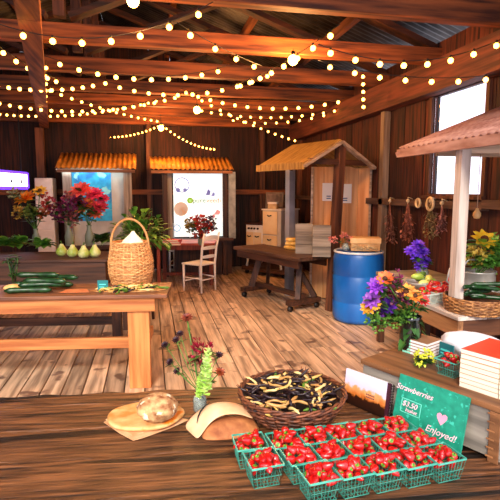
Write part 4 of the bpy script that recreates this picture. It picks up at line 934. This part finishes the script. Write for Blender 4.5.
# wheeled work table
fr_c = G(.60, 6.0); trz = R(-56)-YAW; tu = Vector((math.cos(trz), math.sin(trz), 0)); tv = Vector((-tu.y, tu.x, 0))
tc_ = fr_c-tu*.75+tv*.28; wt_ = thing('wheeled_table', 'dark wooden work table on a wheeled sled base under the gabled shelter', 'table', tc_, trz)
m = MB(); m.box(-.78, .78, -.28, .28, .70, .75); m.build('tabletop', wood('brown_top', '44291a', '74503a', 0, .5), wt_, bevel=.006)
m = MB(); m.box(-.72, .72, -.25, -.22, .60, .70); m.box(-.72, .72, .22, .25, .60, .70); m.build('apron', dark_w, wt_)
for x_ in (-.55, .55):
    m = MB(); m.box(x_-.05, x_+.05, -.27, .27, .085, .15); m.build('sled_foot', dark_w, wt_, bevel=.004)
    for y_ in (-.23, .23): m = MB(); m.tube([(x_-.018, y_, .04), (x_+.018, y_, .04)], .039, 14); m.build('caster', black_m, wt_)
    m = MB(); m.bar((x_, -.1, .15), (x_*.85, .0, .60), .07, .09); m.build('leg', dark_z, wt_); m = MB(); m.bar((x_, .2, .15), (x_*.55, 0.05, .60), .05, .07); m.build('leg', dark_z, wt_)
m = MB(); m.box(-.55, .55, -.04, .04, .151, .21); m.build('stretcher', dark_w, wt_)
# grey crates and cheeses on it
def wt_at(x, y, z=.751): q = tc_+tu*x+tv*y; return Vector((q.x, q.y, z))
for k, (px, lab) in enumerate(((304, 'left'), (321.5, 'right'))):
    q_ = D(px, 240, 6.45 if k == 0 else 6.15); e_ = q_-tc_
    cbx = thing('weathered_crate', '%s of two grey weathered plank boxes on the wheeled work table' % lab, 'crate', (q_.x, q_.y, .751), CZ(-6), 'grey boxes on the wheeled table')
    hw_ = .115; hh_ = .40
    m = MB()
    for j in range(3): m.box(-hw_, hw_, -.09, -.075, j*hh_/3+.003, (j+1)*hh_/3-.003)
    m.build('front_slats', grey_w, cbx)
    m = MB()
    for j in range(3): m.box(-hw_, hw_, .075, .09, j*hh_/3+.003, (j+1)*hh_/3-.003); m.box(-hw_, -hw_+.015, -.074, .074, j*hh_/3+.003, (j+1)*hh_/3-.003); m.box(hw_-.015, hw_, -.074, .074, j*hh_/3+.003, (j+1)*hh_/3-.003)
    m.build('side_slats', grey_w, cbx)
    m = MB(); m.box(-hw_+.016, hw_-.016, -.073, .073, .0, .012); m.build('bottom', grey_w, cbx)
ch_ = mat('yellow_rind', 'd8a840', 'f0d484', sc=(12, 12, 12), rough=.55)
q_ = P(292, 249, .75)
for k in range(3):
    m = MB(); r_ = .12-.012*k; m.lathe([(0, 0), (r_*.85, 0), (r_, .018), (r_, .035), (r_*.85, .052), (0, .053)], n=26, f=lambda t, z: 1+.03*math.sin(5*t))
    tag(m.build('cheese_round', ch_, loc=(q_.x+rnd(-.01, .01), q_.y, .751+k*.054)), '%s yellow round of the pile on the wheeled work table' % ('bottom', 'middle', 'top')[k], 'bread', 'yellow rounds on the wheeled table')

# ------------------------------------------------------------------ blue barrel with crate
bc = G(1.33, 5.83); bl = thing('blue_barrel', 'blue plastic barrel standing in front of the gabled shelter', 'barrel', bc)
blu = mat('blue_plastic', '0a50a0', '1a70c4', sc=(3, 3, 1.2), rough=.35); BH = .87
m = MB(); m.lathe([(0, .004), (.26, .004), (.285, .02), (.30, .06), (.303, .24), (.298, .25), (.298, .27), (.304, .28), (.306, .56), (.300, .57), (.300, .59), (.305, .60), (.303, .78), (.292, .83), (.28, BH-.01), (0, BH-.012)], n=48); m.build('drum', blu, bl)
m = MB(); m.tube([(.288*math.cos(t), .288*math.sin(t), BH-.012) for t in [i*math.pi/24 for i in range(48)]], .014, 8, closed=True); m.build('rim_ring', mat('grey_white_ring', 'c4ccd0', 'e4e8ea', rough=.35), bl)
BT = BH+.003
q_ = bc+rt*.07; bx_ = thing('cardboard_box', 'tan open box with straw sitting on the blue barrel', 'box', (q_.x, q_.y, BT), CZ(-8))
kb = mat('tan_card', 'b88048', 'dcae74', sc=(5, 5, 5), rough=.75)
m = MB(); m.box(-.17, .17, -.13, -.122, 0, .14); m.box(-.17, .17, .122, .13, 0, .14); m.box(-.17, -.162, -.121, .121, 0, .14); m.box(.162, .17, -.121, .121, 0, .14); m.box(-.162, .162, -.121, .121, 0, .006); m.build('box_walls', kb, bx_, bevel=.003)
m = MB(); m.box(-.18, .18, -.14, -.1305, .095, .155); m.box(-.18, .18, -.13, .12, .142, .155); m.build('lid', mat('bright_card', 'd89c58', 'f0c88c', rough=.7), bx_)
m = MB()
for k in range(26):
    x0 = rnd(-.15, .15); m.tube([(x0, -.132, rnd(.01, .08)), (x0+rnd(-.05, .05), -.14, rnd(.02, .09)), (x0+rnd(-.09, .09), -.133, rnd(.01, .08))], .0035, 4)
m.build('straw_ties', mat('straw', 'c8a068', 'e8cc98', rough=.8), bx_)
q_ = bc-rt*.17-head*.05; jr = MB(); jr.lathe([(0, 0), (.04, 0), (.045, .05), (.03, .075), (.034, .085), (.03, .085), (.026, .075), (.04, .05), (.036, .008), (0, .006)], n=20); tag(jr.build('glass_jar', glassm, loc=(q_.x, q_.y, BT)), 'small glass jar with sprigs at the left on the blue barrel', 'jar')
top = Vector((q_.x, q_.y, BT+.07)); dv = top.dot(head)
for k, (px, py) in enumerate(((333, 240), (344, 236), (350, 240))):
    flower(top, D(px, py, dv), .028, 'spray', 'd86050', 'f0a8a0', ('left', 'middle', 'right')[k]+' thin pink sprig in the jar on the barrel', 'sprigs in the jar on the barrel', 2)

# ------------------------------------------------------------------ right table under the near shelter
cR = P(458, 317, .75); X0, Y0 = cR.x, cR.y; X1, Y1 = XR-.14, Y0+.86
rt2 = thing('market_table', 'thick grey-topped wooden table along the right wall with produce', 'table', ((X0+X1)/2, (Y0+Y1)/2, 0)); hx, hy = (X1-X0)/2, (Y1-Y0)/2
m = MB()
nn = 4
for k in range(nn): m.box(-hx+2*hx*k/nn+.002, -hx+2*hx*(k+1)/nn-.002, -hy, hy, .72, .75)
m.build('tabletop', wood('pale_grey_top', '8a8078', 'c4b8ac', 1, .5, .7), rt2, bevel=.003)
m = MB(); m.box(-hx+.01, -hx+.05, -hy+.01, hy-.01, .60, .72); m.build('apron', wood('tan_side', '7a5030', 'b88454', 1, .6), rt2); m = MB(); m.box(-hx+.05, hx-.01, -hy+.01, -hy+.05, .60, .72); m.build('apron', wood('dark_side', '3a2012', '5e3820', 0, .6), rt2)
for sx in (-1, 1):
    for sy in (-1, 1): m = MB(); m.box(sx*(hx-.09)-.04, sx*(hx-.09)+.04, sy*(hy-.09)-.04, sy*(hy-.09)+.04, 0, .72); m.build('leg', grey_z, rt2)
RTZ = .751
sd = thing('side_table', 'small wooden side table at the far end of the right table holding squash', 'table', ((2.32+X1)/2, (Y1+.02+Y1+.95)/2, 0)); hx2, hy2 = (X1-2.32)/2, .465
m = MB(); m.box(-hx2, hx2, -hy2, hy2, .715, .75); m.build('tabletop', grey_w, sd)
m = MB(); m.box(-hx2+.02, hx2-.02, -hy2+.02, hy2-.02, .62, .714); m.build('apron', dark_w, sd)
for sx in (-1, 1):
    for sy in (-1, 1): m = MB(); m.box(sx*(hx2-.05)-.03, sx*(hx2-.05)+.03, sy*(hy2-.05)-.03, sy*(hy2-.05)+.03, 0, .62); m.build('leg', dark_z, sd)
def onr(px, py, dz=0): q = P(px, py, .75); return Vector((min(q.x, X1-.1), q.y, RTZ+dz))
# shallow bark basket of cucumbers
q_ = onr(481, 314)+head*.09
kb2 = thing('bark_basket', 'shallow brown woven basket of cucumbers on the right table', 'basket', (q_.x, q_.y, RTZ)); 
m = MB(); weave(m, [(.19, .002), (.205, .05), (.21, .11)], 9, 30, .0075, .004); m.build('woven_side', mat('brown_splint', '6a3c1c', 'b07c48', sc=(30, 30, 30), rough=.6, var=.3), kb2)
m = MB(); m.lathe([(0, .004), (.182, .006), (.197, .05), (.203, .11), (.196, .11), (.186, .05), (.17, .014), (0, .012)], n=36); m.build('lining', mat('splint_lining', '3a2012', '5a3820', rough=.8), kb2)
for k in range(9):
    o = dup(c1, Vector((q_.x+rnd(-.07, .07), q_.y+rnd(-.07, .07), RTZ+.10+.012*k)), (0, rnd(-.12, .12), rnd(-.6, .9)), 'dark green cucumber piled in the shallow brown basket on the right table', .62); o['group'] = 'cucumbers in the shallow brown basket'
# galvanised watering can
q_ = onr(482, 300)+head*.12
wc = thing('watering_can', 'galvanised steel watering can with flowers behind the cucumber basket', 'watering can', (q_.x, q_.y, RTZ), CZ(0)); gal = mat('galvanised_steel', '9a9a94', 'c8c8c2', sc=(7, 7, 7), rough=.35, metal=.45, var=.05)
m = MB(); m.lathe([(0, .003), (.145, .003), (.15, .012), (.145, .02), (.142, .20), (.148, .205), (.148, .215), (.138, .215), (.136, .20), (.134, .02), (0, .015)], n=36); m.build('body', gal, wc)
m = MB(); m.tube([(.12, -.10, .04), (.18, -.19, .12), (.26, -.28, .25)], [.03, .022, .016], 12); m.build('spout', gal, wc); m = MB(); m.tube([(-.14, .0, .05), (-.22, .03, .12), (-.2, .03, .22), (-.14, .0, .2)], .009, 8); m.build('handle', gal, wc)
m = MB(); m.tube([(-.13, .0, .21), (-.07, 0, .30), (.07, 0, .30), (.13, 0, .21)], .009, 8); m.build('top_handle', gal, wc)
top = Vector((q_.x, q_.y, RTZ+.16)); dv = top.dot(head)
for k, (px, py, r, kd, a, b_, lab) in enumerate(((484, 240, .06, 'daisy', 'f0b810', 'f8d840', 'yellow sunflower standing tallest in the watering can'), (497, 244, .05, 'spray', '6ab83c', 'b0e070', 'lime green spray right of the sunflower in the watering can'), (490, 262, .05, 'spray', '3c7a28', '78b048', 'green spray low in the watering can'), (476, 255, .05, 'spray', 'b8a03c', 'e0c860', 'straw yellow spray beside the watering can flowers'), (500, 258, .06, 'spray', '2c6a20', '60a038', 'dark green spray at the right in the watering can'), (488, 252, .03, 'daisy', 'e8a818', 'f0c840', 'small yellow sunflower under the tall one in the watering can'))):
    flower(top, D(px, py, dv+rnd(-.03, .03)), r, kd, a, b_, lab, 'flowers in the watering can', 8, lm=green1, sr=.004, ll=1.2)
# berry baskets, squash bowl, purple flowers on the right table
pk = mat('pink_berry', 'd83038', 'f07068', sc=(30, 30, 30), rough=.35)
def punnet(px, py, k, lab):
    q = onr(px, py); r_ = thing('berry_punnet', lab, 'basket', q, CZ(20), 'berry punnets on the right table')
    m = MB(); W = .065
    for s in range(4):
        a = [(-W, -W), (W, -W), (W, W), (-W, W)][s]; b_ = [(-W, -W), (W, -W), (W, W), (-W, W)][(s+1) % 4]; m.bar((*a, .075), (*b_, .075), .005, .008)
        for j in range(9): t = j/9; p_ = Vector((*a, .075)).lerp(Vector((*b_, .075)), t); m.bar(p_, (p_.x*.8, p_.y*.8, 0), .004, .002)
    m.box(-W*.8, W*.8, -W*.8, W*.8, 0, .003); m.build('lattice', mat('grey_plastic', '9aa8a0', 'c0ccc4', rough=.4), r_)
    for j in range(8):
        o = dup(sb, q+Vector((rnd(-.045, .045), rnd(-.045, .045), .075+rnd(0, .025))), (rnd(0, 3), rnd(0, 1), rnd(0, 6)), 'pink-red strawberry in '+lab, 1.25); o['group'] = 'berries in the punnets on the right table'
for k, (px, py) in enumerate(((425, 303), (437, 301), (449, 300), (433, 294), (445, 293))):
    punnet(px, py, k, 'the grey berry punnet, %s on the right table' % ('front left', 'front middle', 'front right', 'rear left', 'rear right')[k])
q_ = onr(415, 288)+rt*.05; sbw = MB(); sbw.lathe([(0, 0), (.08, .002), (.13, .05), (.135, .06), (.12, .055), (.075, .012), (0, .01)], n=26); tag(sbw.build('shallow_bowl', gal, loc=(q_.x, q_.y, RTZ)), 'shallow bowl of pale squash at the far end of the right table', 'bowl')
for k in range(6):
    m = MB(); m.ball((0, 0, 0), (.055, .03, .028), 12, 8); tag(m.build('squash', mat('squash_%d' % (k % 3), ('d8cc50', '8aa83c', '4a6a2c')[k % 3], ('f0e890', 'b8cc60', '6c8a3c')[k % 3], rough=.4), loc=(q_.x+rnd(-.06, .06), q_.y+rnd(-.06, .06), RTZ+.055+.013*k), rz=rnd(0, 3)), '%s squash in the shallow bowl on the right table' % ('pale yellow', 'light green', 'dark green')[k % 3], 'squash', 'squash in the shallow bowl')
q_ = onr(424, 283)+head*.05; q_.x = min(q_.x, X1-.15); v_ = MB(); v_.lathe([(0, 0), (.05, 0), (.055, .1), (.03, .15), (.035, .17), (.03, .17), (.025, .15), (.048, .1), (.044, .01), (0, .008)], n=20); tag(v_.build('purple_vase', glassm, loc=q_), 'glass vase of purple flowers beside the squash bowl', 'vase')
top = q_+Vector((0, 0, .14)); dv = q_.dot(head)
for k, (px, py) in enumerate(((420, 243), (413, 249), (425, 250), (419, 256), (427, 259), (423, 264))):
    flower(top, D(px-2, py+2, dv), .038, 'dahlia', '4a14c0', '9050f0', 'violet-purple flower in the vase beside the squash bowl', 'purple flowers beside the squash bowl', 3, lm=green2)
# folded bag heap under table
q_ = P(432, 352, 0); m = MB(); m.ball((0, 0, .1), (.2, .13, .1), 24, 12, f=lambda t, z: 1+.08*math.sin(3*t+z*4)+.05*math.sin(7*t)); tag(m.build('grey_sack', mat('grey_plastic_sheet', '6a6e78', 'a0a4ae', sc=(9, 9, 9), rough=.4, bump=.5), loc=(X0+.35, Y0+.5, 0)), 'crumpled grey sack on the floor under the right table', 'sack')
# near lean-to shelter: its eave runs along the wall, its far rake climbs to the wall
e1 = D(399, 152, 4.0); zE = e1.z; ex = XR-.03-e1.x; LY = 1.75; zR = zE+.40
ns = thing('lean_to_shelter', 'pinkish corrugated lean-to roof on a pale post over the right-hand table', 'shelter', (e1.x, e1.y, 0), 0)
pinkr = mat('pinkish_boards', '84564c', 'b48a80', sc=(14, 3, 14), rough=.6, bump=.3)
m = MB(); corr(m, (0, -LY, zE+.03), (0, LY, 0), (ex, 0, zR-zE), 0, .009, .07, .012); m.build('roof_panel', pinkr, ns)
m = MB(); m.box(-.02, .015, -LY, .0, zE-.045, zE+.018); m.build('eave_board', pinkr, ns)
m = MB(); m.bar((-.02, -.02, zE-.02), (ex-.02, -.02, zR-.02), .03, .07, (0, 1, 0)); m.build('rake_board', pinkr, ns)
m = MB(); m.bar((-.02, -LY+.02, zE-.02), (ex-.02, -LY+.02, zR-.02), .03, .07, (0, 1, 0)); m.build('rake_board', pinkr, ns)
q_ = WX(461, 200, e1.x+.08); px_, py_ = q_.x-e1.x, q_.y-e1.y
m = MB(); m.box(px_-.036, px_+.036, py_-.036, py_+.036, .752, zE-.01); m.build('post', wood('pale_post', 'a09084', 'ccbcb0', 2, .5, var=.1), ns, bevel=.003)
m = MB(); m.box(px_+.043, ex-.03, py_-.02, py_+.02, zE-.06, zE+.01); m.build('tie_board', rim_w, ns)
m = MB(); m.box(.2, ex-.03, -.25, -.21, zE-.045, zE+.01); m.build('tie_board', rim_w, ns)
# hanging gourd
h0 = D(477, 213, 3.62); hg = thing('hanging_gourd', 'dried tan gourd hanging on a cord in front of the window wall', 'gourd', h0)
m = MB(); m.lathe([(0, -.045), (.02, -.04), (.03, -.02), (.028, 0), (.014, .02), (.01, .035), (0, .04)], n=16); m.build('gourd_body', mat('tan_gourd', 'b88c50', 'dcb47c', rough=.5), hg)
m = MB(); m.tube([(0, 0, .038), (0, 0, 1.90-h0.z)], .003, 5); m.build('cord', mat('pale_cord', 'a8907c', rough=.8), hg)
# dried bunches on the rail
def dried(px, py0, py1, lab, c1_, c2_, w_):
    q = WX(px, py0, XR-.16); z1 = WX(px, py1, XR-.16).z; L_ = q.z-z1; r_ = thing('dried_bunch', lab, 'dried flowers', q, 0, 'dried bunches on the wall rail')
    m = MB(); m.tube([(.06, 0, 0), (0, 0, .02), (0, 0, -.06)], .006, 5); m.ball((0, 0, -.02), .022, 8, 6); m.build('tie', mat('raffia', 'c8b48c', 'e0d0a8', rough=.8), r_)
    m = MB()
    for k in range(18):
        a_ = rnd(-w_, w_); b2_ = rnd(-.04, .05); m.tube([(0, 0, -.03), (b2_*.5, a_*.5, -L_*.5), (b2_, a_, -L_*rnd(.75, 1))], .0028, 4)
    for k in range(70):
        t_ = rnd(.35, 1); a_ = rnd(-w_, w_)*t_; d_ = Vector((rnd(-1, 1), rnd(-1, 1), rnd(-1.2, .2))); m.leaf((rnd(-.04, .05), a_, -L_*t_), d_, .05, .025, droop=.1)
    m.build('dried_stems', mat('dried_'+c1_, c1_, c2_, sc=(30, 30, 30), rough=.8, var=.5), r_)
dried(390, 199, 242, 'brown dried flower bunch hanging leftmost on the wall rail', '5a3024', 'a8705c', .13)
dried(408, 199, 240, 'reddish dried bunch hanging second on the wall rail', '6a2820', 'c08068', .12)
dried(431, 199, 236, 'greenish dried bunch hanging on the rail beneath the window', '5a5030', 'b0a070', .10)
dried(442, 201, 232, 'pinkish dried bunch half hidden by the near post', '6a3830', 'b88478', .07)
for k, (px, py, r_, lab) in enumerate(((418, 203, .04, 'small looped straw wreath on the rail left of the window'), (430, 204, .06, 'larger pale straw wreath on the rail under the window'))):
    q = WX(px, py, XR-.15-.03*k); m = MB(); m.tube([(0, r_*math.cos(t), r_*1.1*math.sin(t)) for t in [i*math.pi/10 for i in range(20)]], .014, 7, closed=True); tag(m.build('straw_wreath', mat('straw_wreath', 'c8a874', 'ecd8a8', rough=.8), loc=q), lab, 'wreath')

# ------------------------------------------------------------------ string lights
bulbm = mat('warm_bulb', 'ffb048', rough=.3, em=1)
bn = bulbm.node_tree.nodes['Principled BSDF']; bulbm.node_tree.links.remove(bn.inputs['Emission Color'].links[0]); bn.inputs['Emission Color'].default_value = (1, .40, .055, 1); bn.inputs['Emission Strength'].default_value = 11
bigm = bulbm.copy(); bigm.name = 'big_bulb'; bigm.node_tree.nodes['Principled BSDF'].inputs['Emission Strength'].default_value = 30
def bulb_mesh(r, m_):
    b = MB(); b.lathe([(0, -r), (r*.5, -r*.87), (r*.87, -r*.5), (r, 0), (r*.87, r*.5), (r*.5, r*.87), (0, r*1.0)], n=12, c=(0, 0, -r)); return b.build('bulb', m_)
b0 = bulb_mesh(.021, bulbm); b0p = b0.data; C.objects.unlink(b0); bpy.data.objects.remove(b0)
sk = MB(); sk.lathe([(0, 0), (.009, 0), (.009, .02), (0, .02)], n=8, c=(0, 0, -.012)); s0 = sk.build('socket', black_m); s0p = s0.data; bpy.data.objects.remove(s0)
cordm = black_m
def strand(lab, a, b_, sag, n, sc=1, off=.5):
    a, b_ = Vector(a), Vector(b_); r_ = thing('string_lights', 'string of warm globe bulbs '+lab, 'string lights', a, 0, 'strings of warm bulbs under the roof')
    f_ = lambda t: (b_-a)*t+Vector((0, 0, -4*sag*t*(1-t)))
    m = MB(); m.tube([f_(i/24) for i in range(25)], .0035, 4); m.build('cord', cordm, r_)
    for i in range(n):
        p = f_((i+off)/n); o = bpy.data.objects.new('bulb', b0p); C.objects.link(o); o.parent = r_; o.location = p+Vector((0, 0, -.012)); o.scale = (sc,)*3
        s = bpy.data.objects.new('socket', s0p); C.objects.link(s); s.parent = r_; s.location = p
T = lambda px, py, d: D(px, py, d)
strand('sagging nearest the camera at the upper left', T(-22, 16, 3.5), T(213, 2, 3.5), .19, 8)
strand('dropping down right from the nearest beam centre', T(176, 22, 3.4), T(262, 66, 4.7), .02, 4)
strand('swooping nearest along the upper right to the wall', T(318, 44, 3.6), T(508, 36, 3.9), .15, 8)
strand('second swoop on the right above the window', T(318, 60, 4.4), T(500, 74, 4.1), .08, 7)
strand('climbing from the middle beam up to the centre right', T(236, 84, 5.2), T(340, 24, 3.5), .05, 8)
strand('rising at the far upper left toward the long beam', T(-4, 44, 4.2), T(60, 80, 5.6), .03, 6)
strand('running along the second beam from left to centre', T(30, 50, 4.6), T(226, 66, 5.1), .16, 11)
strand('following the third beam at the left', T(-8, 82, 5.6), T(98, 82, 5.8), .06, 10)
strand('following the third beam in the middle', T(98, 78, 5.8), T(275, 70, 5.6), .2, 12)
strand('following the fourth beam from left to middle', T(-6, 100, 6.8), T(180, 94, 6.8), .16, 18)
strand('following the fourth beam from middle to right', T(180, 88, 6.6), T(345, 98, 6.2), .16, 13)
strand('following the fifth beam at the left half', T(-4, 112, 8.0), T(160, 98, 7.6), .12, 22, .9)
strand('fanning from the middle lamp down to the right corner', T(197, 96, 7.2), T(298, 140, 9.0), .05, 13, .9)
strand('fanning from the far lamp over the right-hand back shelter', T(160, 122, 8.8), T(216, 148, 9.3), .1, 14, .8)
strand('swagged low on the back wall over the blue picture', T(56, 122, 9.5), T(160, 124, 9.5), .24, 26, .8)
strand('crossing diagonally from the long beam to the far lamp', T(44, 86, 6.2), T(160, 120, 8.8), .05, 14, .9)
strand('crossing behind the middle lamp toward the right wall', T(197, 108, 8.2), T(340, 108, 7.6), .12, 14, .9)
strand('hanging straight down beside the right wall beam', T(363, 70, 5.6), T(363.6, 108, 5.6), 0, 5, .9)
strand('trailing down the long beam at the left post', T(46, 60, 5.0), T(45, 124, 9.2), .03, 13, .9)
strand('running low under the fifth beam at the right', T(228, 118, 8.8), T(330, 112, 8.0), .1, 9, .9)
for k, (px, py, d_, r_, lab) in enumerate(((293, 60, 4.75, .048, 'large bright globe lamp hanging under the second beam right of centre'), (197, 110, 7.0, .05, 'large bright globe lamp in the middle of the strings'), (161, 128, 8.7, .05, 'large bright globe lamp far back above the lit poster shelter'), (133, 1, 3.3, .04, 'bright globe lamp at the top edge left of centre'))):
    q = D(px, py, d_); l_ = thing('globe_lamp', lab, 'lamp', q, 0, None)
    m = MB(); m.ball((0, 0, 0), r_, 18, 12); m.build('globe', bigm, l_)
    pd = bpy.data.lights.new('globe_light', 'POINT'); pd.energy = (60, 60, 30, 25)[k]; pd.color = (1, .45, .14); pd.shadow_soft_size = r_*1.3
    pl_ = bpy.data.objects.new('globe_light', pd); C.objects.link(pl_); pl_.parent = l_; pl_.location = (0, 0, -r_*2.6)
    m = MB(); m.lathe([(0, r_*.9), (r_*.45, r_*.9), (r_*.45, r_*1.6), (0, r_*1.6)], n=12); m.build('socket', black_m, l_)
    m = MB(); zt_ = max(2.93-q.z, r_*1.6+.02); m.tube([(0, 0, r_*1.6), (0, 0, zt_)], .004, 5); m.build('cord', black_m, l_)
